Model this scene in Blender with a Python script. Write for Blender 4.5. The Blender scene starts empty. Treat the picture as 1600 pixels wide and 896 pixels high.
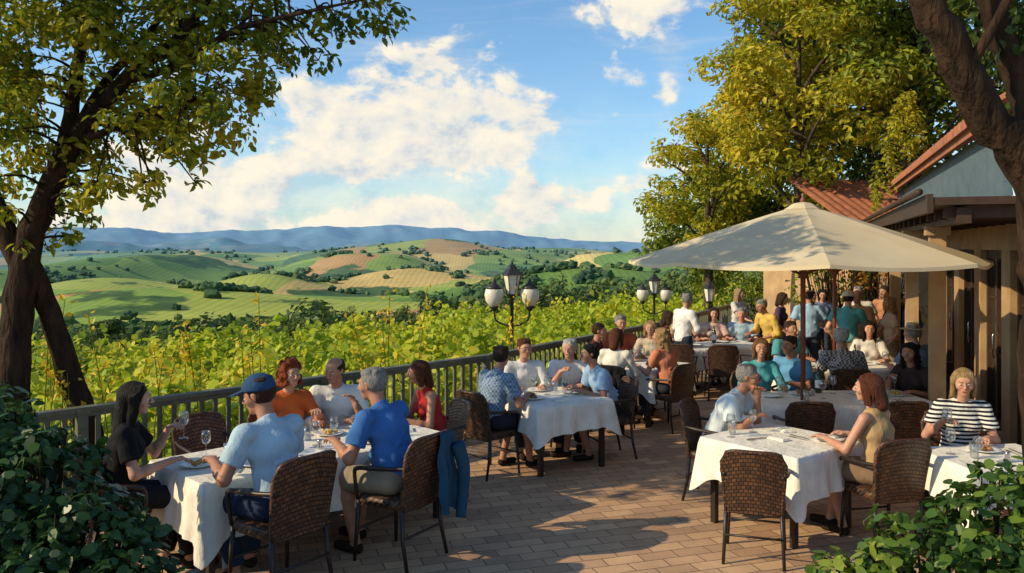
import bpy, math, random, time
import numpy as np
from mathutils import Vector, Matrix
T0=time.time()
rnd=random.Random(7); R=np.random.default_rng(5)
scene=bpy.context.scene
COL=scene.collection
SQ=math.sqrt(0.5)

# ------------------------------------------------------------ mesh helpers
def fast_mesh(name,V,F,smooth=True):
    V=np.asarray(V,dtype=np.float32); F=np.asarray(F,dtype=np.int32)
    me=bpy.data.meshes.new(name)
    m,k=F.shape
    me.vertices.add(len(V)); me.vertices.foreach_set("co",V.ravel())
    me.loops.add(m*k); me.loops.foreach_set("vertex_index",F.ravel())
    me.polygons.add(m); me.polygons.foreach_set("loop_start",np.arange(0,m*k,k,dtype=np.int32))
    me.update(calc_edges=True)
    me.polygons.foreach_set("use_smooth",np.full(m,smooth,dtype=bool))
    me.update()
    return me
def obj(name,me,mats=None,parent=None,loc=(0,0,0),rz=0.0,sc=None,**kw):
    o=bpy.data.objects.new(name,me)
    COL.objects.link(o)
    if mats is not None and me is not None and len(me.materials)==0:
        for m in (mats if isinstance(mats,(list,tuple)) else [mats]): me.materials.append(m)
    if parent is not None: o.parent=parent
    o.location=loc; o.rotation_euler=(0,0,rz)
    if sc: o.scale=(sc,sc,sc)
    for k,v in kw.items(): o[k]=v
    return o
class MB:
    def __init__(s): s.v=[]; s.f=[]; s.m=[]
    def add(s,V,F,mi=0):
        b=len(s.v); s.v+= [tuple(map(float,p)) for p in V]
        s.f+= [tuple(int(i)+b for i in f) for f in F]; s.m+=[mi]*len(F); return s
    def box(s,c,d,rz=0,mi=0,rx=0):
        x,y,z=[q/2 for q in d]; M=Matrix.Rotation(rz,3,'Z')@Matrix.Rotation(rx,3,'X')
        V=[Vector(c)+M@Vector(p) for p in [(-x,-y,-z),(x,-y,-z),(x,y,-z),(-x,y,-z),(-x,-y,z),(x,-y,z),(x,y,z),(-x,y,z)]]
        return s.add(V,[(0,3,2,1),(4,5,6,7),(0,1,5,4),(1,2,6,5),(2,3,7,6),(3,0,4,7)],mi)
    def tube(s,P,r,seg=8,mi=0):
        V,F=tube(P,r,seg); return s.add(V,F,mi)
    def lathe(s,prof,seg=20,c=(0,0,0),mi=0,rot=None):
        V=[];F=[];n=len(prof)
        for (rr,z) in prof:
            for i in range(seg):
                a=2*math.pi*i/seg; p=Vector((rr*math.cos(a),rr*math.sin(a),z))
                if rot: p=rot@p
                V.append(p+Vector(c))
        for j in range(n-1):
            for i in range(seg):
                i2=(i+1)%seg; F.append((j*seg+i,j*seg+i2,(j+1)*seg+i2,(j+1)*seg+i))
        return s.add(V,F,mi)
    def mesh(s,name,smooth=False,bevel=0):
        me=bpy.data.meshes.new(name); me.from_pydata(s.v,[],s.f); me.update()
        if smooth: me.polygons.foreach_set("use_smooth",np.ones(len(s.f),dtype=bool))
        if any(s.m): me.polygons.foreach_set("material_index",np.array(s.m,dtype=np.int32))
        me.update(); return me
def tube(P,r,seg=8):
    P=[Vector(p) for p in P]; n=len(P)
    if not hasattr(r,'__len__'): r=[r]*n
    V=[];F=[]
    t=(P[1]-P[0]).normalized(); up=Vector((0,0,1)) if abs(t.z)<.9 else Vector((1,0,0))
    u=t.cross(up).normalized()
    for i in range(n):
        if i==0: t=(P[1]-P[0])
        elif i==n-1: t=(P[-1]-P[-2])
        else: t=(P[i+1]-P[i-1])
        t.normalize(); u=(u-t*u.dot(t)).normalized(); w=t.cross(u)
        for k in range(seg):
            a=2*math.pi*k/seg; V.append(P[i]+(u*math.cos(a)+w*math.sin(a))*r[i])
    for i in range(n-1):
        for k in range(seg):
            k2=(k+1)%seg; F.append((i*seg+k,i*seg+k2,(i+1)*seg+k2,(i+1)*seg+k))
    F.append(tuple(range(seg-1,-1,-1))); F.append(tuple((n-1)*seg+k for k in range(seg)))
    return V,F
def smooth_path(P,r,k=4):
    P=np.array(P,float); r=np.array(r,float); out=[];ro=[]
    n=len(P)
    for i in range(n-1):
        p0=P[max(i-1,0)];p1=P[i];p2=P[i+1];p3=P[min(i+2,n-1)]
        for j in range(k):
            t=j/k
            out.append(.5*((2*p1)+(-p0+p2)*t+(2*p0-5*p1+4*p2-p3)*t*t+(-p0+3*p1-3*p2+p3)*t**3)); ro.append(r[i]*(1-t)+r[i+1]*t)
    out.append(P[-1]); ro.append(r[-1]); return np.array(out),np.array(ro)

# ------------------------------------------------------------ materials
def newmat(name):
    m=bpy.data.materials.new(name); m.use_nodes=True; nt=m.node_tree
    for n in list(nt.nodes): nt.nodes.remove(n)
    out=nt.nodes.new('ShaderNodeOutputMaterial'); return m,nt,out
def N(nt,t,**kw):
    n=nt.nodes.new(t)
    for k,v in kw.items(): setattr(n,k,v)
    return n
def L(nt,a,b): nt.links.new(a,b)
def c4(c): return (c[0],c[1],c[2],1)
def ramp(nt,fac,stops,interp='LINEAR'):
    r=N(nt,'ShaderNodeValToRGB'); r.color_ramp.interpolation=interp
    e=r.color_ramp.elements
    while len(e)<len(stops): e.new(.5)
    for i,(p,c) in enumerate(stops): e[i].position=p; e[i].color=c4(c)
    L(nt,fac,r.inputs[0]); return r.outputs[0]
def noise(nt,vec,scale,detail=4,rough=.55):
    n=N(nt,'ShaderNodeTexNoise'); n.inputs['Scale'].default_value=scale; n.inputs['Detail'].default_value=detail
    n.inputs['Roughness'].default_value=rough
    if vec is not None: L(nt,vec,n.inputs['Vector'])
    return n.outputs['Fac']
def bump(nt,h,strength,dist,bsdf):
    b=N(nt,'ShaderNodeBump'); b.inputs['Strength'].default_value=strength; b.inputs['Distance'].default_value=dist
    L(nt,h,b.inputs['Height']); L(nt,b.outputs[0],bsdf.inputs['Normal'])
def pmat(name,c1,c2=None,scale=12,rough=.7,bs=0,bscale=None,metal=0,spec=.3,bd=.01,detail=4,stretch=None):
    m,nt,out=newmat(name); b=N(nt,'ShaderNodeBsdfPrincipled'); L(nt,b.outputs[0],out.inputs[0])
    b.inputs['Roughness'].default_value=rough; b.inputs['Metallic'].default_value=metal; b.inputs['Specular IOR Level'].default_value=spec
    if c2 is None: c2=tuple(x*.72 for x in c1)
    tc=N(nt,'ShaderNodeTexCoord'); vec=tc.outputs['Object']
    if stretch:
        mp=N(nt,'ShaderNodeMapping'); mp.inputs['Scale'].default_value=stretch; L(nt,vec,mp.inputs[0]); vec=mp.outputs[0]
    f=noise(nt,vec,scale,detail); L(nt,ramp(nt,f,[(.3,c2),(.7,c1)]),b.inputs['Base Color'])
    if bs: bump(nt,noise(nt,vec,bscale or scale,5),bs,bd,b)
    return m
_cache={}
def fabric(c,kind='plain',c2=None):
    key=(c,kind,c2)
    if key in _cache: return _cache[key]
    m,nt,out=newmat('fabric'); b=N(nt,'ShaderNodeBsdfPrincipled'); L(nt,b.outputs[0],out.inputs[0])
    b.inputs['Roughness'].default_value=.88; b.inputs['Specular IOR Level'].default_value=.12
    tc=N(nt,'ShaderNodeTexCoord'); v=tc.outputs['Object']
    base=ramp(nt,noise(nt,v,6,3),[(.3,tuple(x*.8 for x in c)),(.7,c)])
    if kind!='plain':
        if kind=='stripe':
            w=N(nt,'ShaderNodeTexWave',bands_direction='Z'); w.inputs['Scale'].default_value=9; w.inputs['Distortion'].default_value=.6
            L(nt,v,w.inputs['Vector']); fac=ramp(nt,w.outputs['Fac'],[(.45,(0,0,0)),(.55,(1,1,1))])
        elif kind=='check':
            w=N(nt,'ShaderNodeTexChecker'); w.inputs['Scale'].default_value=38; L(nt,v,w.inputs['Vector']); fac=w.outputs['Fac']
        else:
            fac=ramp(nt,noise(nt,v,26,1),[(.5,(0,0,0)),(.56,(1,1,1))])
        mx=N(nt,'ShaderNodeMix',data_type='RGBA'); L(nt,fac,mx.inputs[0]); L(nt,base,mx.inputs[6]); mx.inputs[7].default_value=c4(c2); base=mx.outputs[2]
    L(nt,base,b.inputs['Base Color'])
    mp=N(nt,'ShaderNodeMapping'); mp.inputs['Scale'].default_value=(1,1,.45); mp.inputs['Rotation'].default_value=(.4,.3,0); L(nt,v,mp.inputs[0])
    bump(nt,noise(nt,mp.outputs[0],12,3),.6,.03,b)
    _cache[key]=m; return m
def skinmat(c):
    key=('skin',c)
    if key in _cache: return _cache[key]
    m=pmat('skin',c,(c[0]*.86,c[1]*.74,c[2]*.7),scale=14,rough=.5,bs=.1,bscale=60,spec=.35)
    _cache[key]=m; return m
def hairmat(c):
    key=('hair',c)
    if key in _cache: return _cache[key]
    m=pmat('hair',c,tuple(x*.4 for x in c),scale=34,rough=.6,bs=1.0,bscale=50,spec=.2,bd=.015,stretch=(3,3,.5)); _cache[key]=m; return m
def leafmat(name,cols,trans=.35,rough=.5,bigscale=.6):
    m,nt,out=newmat(name)
    g=N(nt,'ShaderNodeNewGeometry'); tc=N(nt,'ShaderNodeTexCoord')
    n1=noise(nt,tc.outputs['Object'],bigscale,2)
    mth=N(nt,'ShaderNodeMath',operation='MULTIPLY_ADD'); L(nt,g.outputs['Random Per Island'],mth.inputs[0]); mth.inputs[1].default_value=.55
    m2=N(nt,'ShaderNodeMath',operation='MULTIPLY_ADD'); L(nt,n1,m2.inputs[0]); m2.inputs[1].default_value=1.5; m2.inputs[2].default_value=-.52
    L(nt,m2.outputs[0],mth.inputs[2])
    k=len(cols); col=ramp(nt,mth.outputs[0],[(i/(k-1),c) for i,c in enumerate(cols)])
    b=N(nt,'ShaderNodeBsdfPrincipled'); b.inputs['Roughness'].default_value=rough; b.inputs['Specular IOR Level'].default_value=.25
    L(nt,col,b.inputs['Base Color'])
    t=N(nt,'ShaderNodeBsdfTranslucent'); hs=N(nt,'ShaderNodeHueSaturation'); hs.inputs['Value'].default_value=1.5; hs.inputs['Hue'].default_value=.485
    L(nt,col,hs.inputs['Color']); L(nt,hs.outputs[0],t.inputs[0])
    mx=N(nt,'ShaderNodeMixShader'); mx.inputs[0].default_value=trans; L(nt,b.outputs[0],mx.inputs[1]); L(nt,t.outputs[0],mx.inputs[2]); L(nt,mx.outputs[0],out.inputs[0])
    return m
def glassmat(name,tint=(1,1,1),a=.25):
    m,nt,out=newmat(name); t=N(nt,'ShaderNodeBsdfTransparent'); t.inputs[0].default_value=c4(tint)
    g=N(nt,'ShaderNodeBsdfGlossy'); g.inputs['Roughness'].default_value=.05
    lw=N(nt,'ShaderNodeLayerWeight'); lw.inputs[0].default_value=.35
    ma=N(nt,'ShaderNodeMath',operation='MULTIPLY_ADD'); L(nt,lw.outputs['Facing'],ma.inputs[0]); ma.inputs[1].default_value=.6; ma.inputs[2].default_value=a*.4
    mx=N(nt,'ShaderNodeMixShader'); L(nt,ma.outputs[0],mx.inputs[0]); L(nt,t.outputs[0],mx.inputs[1]); L(nt,g.outputs[0],mx.inputs[2]); L(nt,mx.outputs[0],out.inputs[0]); return m

M_linen=fabric((.83,.79,.70))
M_metal=pmat('dark_metal',(.02,.018,.017),(.03,.026,.022),rough=.4,spec=.5)
M_chairframe=pmat('chair_frame',(.030,.017,.012),(.016,.010,.008),rough=.45,spec=.5)
M_railwood=pmat('rail_paint',(.16,.16,.11),(.09,.095,.065),scale=8,rough=.6,bs=.2,bscale=30)
M_stone=pmat('kerb_stone',(.30,.26,.21),(.2,.17,.14),scale=5,rough=.85,bs=.5,bscale=25)
M_wood=pmat('umbrella_wood',(.20,.06,.03),(.12,.035,.02),scale=12,rough=.45)
M_bark=pmat('bark',(.060,.035,.021),(.012,.008,.006),scale=7,rough=.9,bs=1.0,bscale=9,bd=.08,stretch=(1.6,1.6,.4),spec=.1)
M_bark2=pmat('bark_background',(.09,.062,.04),(.04,.028,.02),scale=4,rough=.9,bs=.6,bscale=8,bd=.05)
M_glass=glassmat('clear_glass',(.95,.97,.97)); M_wine=pmat('red_wine',(.10,.006,.012),rough=.1,spec=.6)
M_white=pmat('porcelain',(.8,.79,.76),(.74,.73,.7),rough=.25,spec=.5)
M_silver=pmat('silver',(.6,.6,.6),metal=1,rough=.25)
M_eyew=pmat('eye_white',(.62,.58,.54),rough=.3); M_eyed=pmat('eye_dark',(.05,.028,.018),rough=.2)
M_lips=pmat('lips',(.42,.13,.11),rough=.4)
def wicker(name,c1,c2,dk):
    m,nt,out=newmat(name); b=N(nt,'ShaderNodeBsdfPrincipled'); L(nt,b.outputs[0],out.inputs[0]); b.inputs['Roughness'].default_value=.5
    tc=N(nt,'ShaderNodeTexCoord'); sp=N(nt,'ShaderNodeSeparateXYZ'); L(nt,tc.outputs['Object'],sp.inputs[0])
    ad=N(nt,'ShaderNodeMath',operation='ADD'); L(nt,sp.outputs[1],ad.inputs[0]); L(nt,sp.outputs[2],ad.inputs[1])
    cb=N(nt,'ShaderNodeCombineXYZ'); L(nt,sp.outputs[0],cb.inputs[0]); L(nt,ad.outputs[0],cb.inputs[1])
    br=N(nt,'ShaderNodeTexBrick'); br.inputs['Scale'].default_value=1; br.inputs['Brick Width'].default_value=.036; br.inputs['Row Height'].default_value=.024
    br.inputs['Mortar Size'].default_value=.0035; br.inputs['Mortar Smooth'].default_value=.6; br.inputs['Color1'].default_value=c4(c1); br.inputs['Color2'].default_value=c4(c2); br.inputs['Mortar'].default_value=c4(dk)
    L(nt,cb.outputs[0],br.inputs['Vector']); L(nt,br.outputs['Color'],b.inputs['Base Color'])
    iv=N(nt,'ShaderNodeMath',operation='SUBTRACT'); iv.inputs[0].default_value=1; L(nt,br.outputs['Fac'],iv.inputs[1]); bump(nt,iv.outputs[0],.9,.008,b); return m
M_wick=wicker('dark_wicker',(.15,.06,.024),(.05,.022,.012),(.006,.004,.003))
M_wick2=wicker('tan_wicker',(.40,.19,.08),(.24,.11,.05),(.03,.015,.008))

# ------------------------------------------------------------ SDF bodies
_cor=np.array([[i,j,k] for i in (0,1) for j in (0,1) for k in (0,1)])
_edg=[(a,b) for a in range(8) for b in range(a+1,8) if np.abs(_cor[a]-_cor[b]).sum()==1]
def nets(D,o,h):
    nx,ny,nz=D.shape; S=D<0
    c=np.zeros((nx-1,ny-1,nz-1),np.int8)
    for i,j,k in _cor: c+=S[i:nx-1+i,j:ny-1+j,k:nz-1+k]
    act=(c>0)&(c<8); idx=np.argwhere(act); mp=np.full(act.shape,-1,np.int32); mp[act]=np.arange(len(idx))
    vals=np.stack([D[idx[:,0]+a,idx[:,1]+b,idx[:,2]+d] for a,b,d in _cor],1)
    P=np.zeros((len(idx),3)); W=np.zeros(len(idx))
    for a,b in _edg:
        va=vals[:,a];vb=vals[:,b]; m=(va<0)!=(vb<0); t=np.where(m,va/np.where(m,va-vb,1),0)
        P+=m[:,None]*(_cor[a]+t[:,None]*(_cor[b]-_cor[a])); W+=m
    V=(idx+P/W[:,None])*h+o
    Fs=[]
    def quads(e,a,b,cc,d,s):
        q=np.stack([mp[tuple(x.T)] for x in (a,b,cc,d)],1); q[~s]=q[~s][:,::-1]; Fs.append(q)
    e=np.argwhere(S[:-1]!=S[1:]); s=S[tuple(e.T)]; o3=lambda i,j,k:e+np.array([i,j,k])
    quads(e,o3(0,-1,-1),o3(0,0,-1),o3(0,0,0),o3(0,-1,0),s)
    e=np.argwhere(S[:,:-1]!=S[:,1:]); s=S[tuple(e.T)]
    quads(e,o3(-1,0,-1),o3(-1,0,0),o3(0,0,0),o3(0,0,-1),s)
    e=np.argwhere(S[:,:,:-1]!=S[:,:,1:]); s=S[tuple(e.T)]
    quads(e,o3(-1,-1,0),o3(0,-1,0),o3(0,0,0),o3(-1,0,0),s)
    return V,np.concatenate(Fs)
def prim(A,B,ra,rb,ax=None,clip=None,k=None): return dict(A=np.array(A,float),B=np.array(B,float),ra=ra,rb=rb,ax=ax or [],clip=clip or [],k=k)
def sdf_mesh(name,prims,h,k=.02,wr=0,smooth=True):
    lo=np.full(3,1e9);hi=-lo; pads=[]
    for p in prims:
        mr=max(p['ra'],p['rb'])*max([1]+[s for _,s in p['ax']]); kk=p['k'] if p['k'] is not None else k
        pd=mr+kk+2.5*h; pads.append(pd); lo=np.minimum(lo,np.minimum(p['A'],p['B'])-pd); hi=np.maximum(hi,np.maximum(p['A'],p['B'])+pd)
    lo-=h; n=np.ceil((hi-lo)/h).astype(int)+2
    D=np.full(n,1.0,np.float32); ax=[lo[i]+h*np.arange(n[i]) for i in range(3)]
    for p,pd in zip(prims,pads):
        a=np.floor((np.minimum(p['A'],p['B'])-pd-lo)/h).astype(int).clip(0); b=(np.ceil((np.maximum(p['A'],p['B'])+pd-lo)/h).astype(int)+1)
        b=np.minimum(b,n)
        X=np.stack(np.meshgrid(ax[0][a[0]:b[0]],ax[1][a[1]:b[1]],ax[2][a[2]:b[2]],indexing='ij'),-1)
        Mx=np.eye(3)
        for v,s in p['ax']:
            v=np.array(v,float); v/=np.linalg.norm(v); Mx=Mx@(np.eye(3)-(1-1/s)*np.outer(v,v))
        Y=(X-p['A'])@Mx; BA=(p['B']-p['A'])@Mx; l2=BA@BA
        t=np.clip((Y@BA)/l2,0,1) if l2>1e-9 else np.zeros(Y.shape[:3])
        d=np.sqrt(((Y-t[...,None]*BA)**2).sum(-1))-(p['ra']+(p['rb']-p['ra'])*t)
        for q,nn in p['clip']:
            nn=np.array(nn,float); nn/=np.linalg.norm(nn); d=np.maximum(d,(X-np.array(q))@nn)
        sl=D[a[0]:b[0],a[1]:b[1],a[2]:b[2]]; kk=max(p['k'] if p['k'] is not None else k,1e-4)
        hh=np.clip(.5+.5*(d-sl)/kk,0,1); D[a[0]:b[0],a[1]:b[1],a[2]:b[2]]=d+(sl-d)*hh-kk*hh*(1-hh)
    if wr:
        x,y,z=ax[0][:,None,None],ax[1][None,:,None],ax[2][None,None,:]
        D+=(wr*(np.sin(52*z+21*x+9*y)*.5+np.sin(33*x-40*z+25*y)*.5+np.sin(70*y+30*x)*.3)).astype(np.float32)
    D[0]=1;D[-1]=1;D[:,0]=1;D[:,-1]=1;D[:,:,0]=1;D[:,:,-1]=1
    V,F=nets(D,lo,h); return fast_mesh(name,V,F,smooth)
def npv(*a): return np.array(a,float)
def unit(v): v=np.array(v,float); return v/np.linalg.norm(v)
def person(x,y,d,label,pose='sit',S=1.0,lean=12,yaw=0,pitch=0,rh=(.17,.40,.80),lh=(-.17,.40,.80),skin=(.50,.27,.18),
           hair=('short',(.04,.02,.012)),top=((.7,.7,.7),'short'),bottom=((.03,.035,.05),'long'),shoe=(.03,.02,.015),fem=False,belly=0.0,
           h=.012,z0=0.0,curl=.7,hat=None,glasses=False,pat=None,beard=False,crossed=False,walk=0):
    E=obj('person',None,loc=(x,y,z0),rz=math.atan2(-d[0],d[1]),sc=S,label=label,category='person')
    w=.90 if fem else 1.0
    Xa=npv(1,0,0); th=math.radians(lean); sit=pose=='sit'
    H=npv(0,0,.565) if sit else npv(0,0,.93)
    t1=npv(0,math.sin(th*.8),math.cos(th*.8)); t=npv(0,math.sin(th),math.cos(th)); t2=npv(0,math.sin(th*1.25),math.cos(th*1.25))
    W=H+.16*t1; C=W+.18*t; NB=C+.16*t2; 
    sw=(.165 if fem else .19)
    sh={1:NB-.055*t2+sw*Xa,-1:NB-.055*t2-sw*Xa}
    ya=math.radians(yaw); pa=math.radians(pitch)
    hy=npv(-math.sin(ya)*math.cos(pa),math.cos(ya)*math.cos(pa),-math.sin(pa)); hx=npv(math.cos(ya),math.sin(ya),0); hz=np.cross(hx,hy)
    HC=NB+.065*t2+.11*unit(hz+npv(0,.15,0)+.4*t2)+.015*hy
    def hp(a,b,c): return HC+a*hx+b*hy+c*hz
    def torso(o,lo=False):
        P=[prim(H,W,.105*w+o,.098*w+belly*.6+o,[(Xa,1.32)]),prim(W,C,.098*w+belly*.6+o,.112*w+o,[(Xa,1.34)]),
           prim(C,NB-.05*t2,.108*w+o,.066+o,[(Xa,1.5)]),prim(sh[1]-.03*Xa,sh[-1]+.03*Xa,.052*w+o,.052*w+o)]
        F=npv(0,math.cos(th),-math.sin(th))
        if belly: P.append(prim(W+F*.05,W+F*.05,.1+belly+o,.1+belly+o,[(Xa,1.2)]))
        if fem: P+= [prim(C+F*.07+s*.07*Xa-.02*t,C+F*.07+s*.07*Xa-.02*t,.055+o,.055+o) for s in (1,-1)]
        return P
    arms={}
    for s,tg in ((1,rh),(-1,lh)):
        a=sh[s]; b=npv(*tg); l1,l2=.285,.255; v=b-a; dd=np.linalg.norm(v)
        if dd>.53: b=a+v/dd*.53; v=b-a; dd=.53
        ca=(l1*l1+dd*dd-l2*l2)/(2*l1*dd); aa=math.acos(max(-1,min(1,ca))); u=v/dd
        pole=npv(s*.55,-.35,-1.0); pole=unit(pole-u*(pole@u)); el=a+u*l1*math.cos(aa)+pole*l1*math.sin(aa)
        arms[s]=(a,el,b)
    hj={s:H+s*.095*w*Xa+npv(0,.01,-.01) for s in (1,-1)}
    legs={}
    for s in (1,-1):
        if sit:
            kn=npv(s*(.12 if not fem else .07),.43,.52); an=npv(s*(.12 if not fem else .06),.40+(.08 if s>0 else -.1),.085)
            if crossed and s>0: kn=npv(.02,.45,.60); an=npv(-.13,.52,.22)
        else:
            kn=npv(s*.10,.03+walk*s*.16,.50); an=npv(s*.105,-.02+walk*s*.26,.085)
        legs[s]=(hj[s],kn,an)
    aw=.86 if fem else 1.0
    def arm(s,o,k1=1.0):
        a,e,b=arms[s]; return [prim(a,e,.050*aw+o,.041*aw+o),prim(e,e+(b-e)*.35,.041*aw+o,.041*aw+o),prim(e+(b-e)*.35,b,.041*aw+o,.027*aw+o)]
    def leg(s,o):
        a,kn,an=legs[s]; c=kn+(an-kn)*.3+npv(0,-.015,0)
        return [prim(a,kn,.088*w+o,.057*w+o),prim(kn,an,.054*w+o,.036*w+o),prim(c,c,.056*w+o,.05+o)]
    B=torso(0)+[prim(NB-.05*t2,HC-.05*hz-.015*hy,.056*w,.052*w)]
    for s in (1,-1):
        B+=arm(s,0)+leg(s,0)
        an=legs[s][2]; B.append(prim(an+npv(0,-.01,-.04),an+npv(0,.16,-.055),.036,.026))
        a,e,b=arms[s]; fa=unit(b-e); flat=unit(npv(fa[0],fa[1],fa[2]*.35)) if abs(fa[2])<.85 else fa
        pn=npv(0,0,-1) if abs(fa[2])<.8 else npv(-s*.8,.3,0); pn=unit(pn-flat*(pn@flat)+1e-6)
        td=np.cross(flat,pn)*s
        B.append(prim(b,b+.075*flat,.0165,.016,[(td,2.1)],k=.012))
        for i,(of,ln) in enumerate(zip((.033,.011,-.011,-.032),(.066,.076,.07,.054))):
            p0=b+.078*flat+of*td; d1=unit(flat+pn*curl*.5+td*of*3); d2=unit(flat+pn*curl*1.6+td*of*2); p1=p0+d1*ln*.52; p2=p1+d2*ln*.48
            B+=[prim(p0,p1,.0098,.009,k=.004),prim(p1,p2,.009,.0075,k=.004)]
        q0=b+.018*flat+.022*td; q1=q0+.036*unit(.7*flat+.8*td); q2=q1+.032*unit(flat+.25*td+.4*pn*curl)
        B+=[prim(q0,q1,.013,.0115,k=.006),prim(q1,q2,.0112,.009,k=.004)]
    fw=.93 if fem else 1
    B+=[prim(hp(0,-.014,.022),hp(0,-.014,.022),.083,.083,[(hy,1.13),(hz,1.08)]),
        prim(hp(0,.026,.0),hp(0,.042,-.066),.064*fw,.044*fw),prim(hp(0,.062,-.09),hp(0,.062,-.09),.022,.022),
        prim(hp(-.03,.08,.026),hp(.03,.08,.026),.013,.013,k=.012),
        prim(hp(0,.092,.012),hp(0,.112,-.026),.0075,.0125,k=.006),prim(hp(-.014,.097,-.03),hp(.014,.097,-.03),.008,.008,k=.006),
        prim(hp(-.016,.086,-.056),hp(.016,.086,-.056),.0095,.0095,k=.005),
        prim(hp(.082,-.005,.008),hp(.080,-.005,-.022),.019,.012,[(hx,.45)],k=.006),prim(hp(-.082,-.005,.008),hp(-.080,-.005,-.022),.019,.012,[(hx,.45)],k=.006),
        prim(hp(.04,.055,-.025),hp(.04,.055,-.025),.026,.026),prim(hp(-.04,.055,-.025),hp(-.04,.055,-.025),.026,.026)]
    obj('body',sdf_mesh('body',B,h),skinmat(skin),E)
    for s in (1,-1):
        mb=MB(); c=hp(s*.031,.0765,-.002); rot=Matrix(((hx[0],hy[0],hz[0]),(hx[1],hy[1],hz[1]),(hx[2],hy[2],hz[2])))@Matrix.Rotation(-math.pi/2,3,'X')@Matrix.Diagonal((1.1,.62,1.0))
        pr=[(.013*math.sin(a),.013*math.cos(a)) for a in np.linspace(0,math.pi,11)]
        mb.lathe(pr,10,c,1,rot)
        for i in range(len(mb.m)): mb.m[i]=1 if i<20 else 0
        obj('eye',mb.mesh('eye',True),[M_eyew,M_eyed],E)
    hc=hairmat(hair[1])
    for s in (1,-1): obj('eyebrow',sdf_mesh('eyebrow',[prim(hp(s*.020,.096,.023),hp(s*.044,.085,.026),.0035,.0025)],.003,k=.001),hc,E)
    obj('mouth',sdf_mesh('mouth',[prim(hp(-.019,.092,-.0575),hp(.019,.092,-.0575),.0048,.0048,[(hz,1.1)])],.0035,k=.001),M_lips,E)
    if glasses:
        mb=MB()
        for s in (1,-1):
            ring=[hp(s*.033+.024*math.cos(a),.106,-.003+.019*math.sin(a)) for a in np.linspace(0,2*math.pi,13)]
            mb.tube(ring,.0022,4); mb.tube([hp(s*.056,.106,.004),hp(s*.083,.0,.006)],.002,4)
        mb.tube([hp(-.01,.107,0),hp(.01,.107,0)],.002,4); obj('glasses',mb.mesh('glasses'),M_metal,E)
    hh=max(h*.8,.008); st=hair[0]; fr=[(hp(0,.068,.052),.8*hy-.6*hz)]
    if st!='bald':
        cr=[prim(hp(0,-.022,.026),hp(0,-.022,.026),.089,.089,[(hy,1.12),(hz,1.09)],clip=fr)]
        if st=='short': 
            for i in range(14):
                a=rnd.uniform(-2.6,2.6); cr.append(prim(hp(.06*math.sin(a),-.02+.07*math.cos(a),.085),hp(.067*math.sin(a),-.03+.07*math.cos(a),.092),.022,.018,clip=fr))
        if st=='balding': cr[0]['clip'].append((hp(0,0,.058),hz+.25*hy))
        if st in('long','bob','wavy'):
            ln={'long':-.42,'bob':-.13,'wavy':-.2}[st]; b=.13 if st=='long' else .05
            for s in (1,-1):
                cr.append(prim(hp(s*.05,.03,.082),hp(s*.080,.015,.0),.024,.022)); cr.append(prim(hp(s*.078,.0,.03),hp(s*.080,-.02,max(ln,-.2)*.9),.026,.020,[(hy,1.6)]))
            cr.append(prim(hp(0,-.055,.03),HC-.078*hy+npv(0,-.02-b*.3,ln),.072,.04 if st=='long' else .05,[(hx,1.2)]))
            for i in range(10):
                a=rnd.uniform(1.2,5.1); p=hp(.088*math.sin(a),-.025+.092*math.cos(a),.02); q=p+npv(0,-.01,rnd.uniform(.6,1.05)*ln); cr.append(prim(p,q,.016,.008,k=.006))
            if st=='wavy':
                for i in range(20):
                    a=rnd.uniform(.9,5.4); zz=rnd.uniform(-.17,.1); rr=.09; p=hp(rr*math.sin(a),-.03+rr*math.cos(a),zz); cr.append(prim(p,p+rnd.uniform(-.02,.02)*hx-.02*hz,.024,.020,k=.007))
        if st=='curly':
            for i in range(56):
                a=rnd.uniform(.75,5.5); zz=rnd.uniform(-.11,.12); rr=.098*math.sqrt(max(.1,1-(max(zz,0)/.14)**2)); p=hp(rr*math.sin(a),-.025+rr*math.cos(a),zz); cr.append(prim(p,p+.012*hz,.024,.018,k=.004))
            for i in range(9): p=hp(rnd.uniform(-.05,.05),rnd.uniform(-.07,.05),.115); cr.append(prim(p,p,.025,.025,k=.004))
        if st=='bun': p=hp(0,-.11,.07); cr.append(prim(p,p,.042,.042)); 
        obj('hair',sdf_mesh('hair',cr,hh,k=.012,wr=.002),hc,E)
    if beard:
        obj('beard',sdf_mesh('beard',[prim(hp(-.045,.045,-.06),hp(0,.075,-.088),.022,.028),prim(hp(.045,.045,-.06),hp(0,.075,-.088),.022,.028)],hh,k=.01,wr=.0015),hc,E)
    if hat:
        if hat[0]=='cap':
            P=[prim(hp(0,-.012,.045),hp(0,-.012,.045),.102,.102,[(hy,1.08),(hz,.95)],clip=[(hp(0,0,.035),-hz+.12*hy)]),prim(hp(0,.08,.048),hp(0,.15,.036),.062,.055,[(hz,.13)],k=.008)]
            obj('cap',sdf_mesh('cap',P,.009,k=.008),fabric(hat[1]),E)
        else:
            P=[prim(hp(0,-.012,.05),hp(0,-.012,.085),.095,.08,clip=[(hp(0,0,.05),-hz)]),prim(hp(0,-.01,.055),hp(0,-.01,.055),.165,.165,[(hz,.07)],k=.01)]
            obj('hat',sdf_mesh('hat',P,.009,k=.01),fabric(hat[1]),E)
    tc_,sl=top[0],top[1]; o=.014; nk=[(NB+.012*t2+npv(0,.02,0),t2+npv(0,.35,0))]
    TS=torso(o)
    for p in TS: p['clip']=p['clip']+[nk[0]]
    TS[0]['clip']=TS[0]['clip']+[(H-.045*t1,-t1)]
    TS.append(prim(H+.01*t1,W,.118*w+o,.102*w+o,[(Xa,1.3)],clip=[(H-.04*t1,-t1)]))
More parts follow.
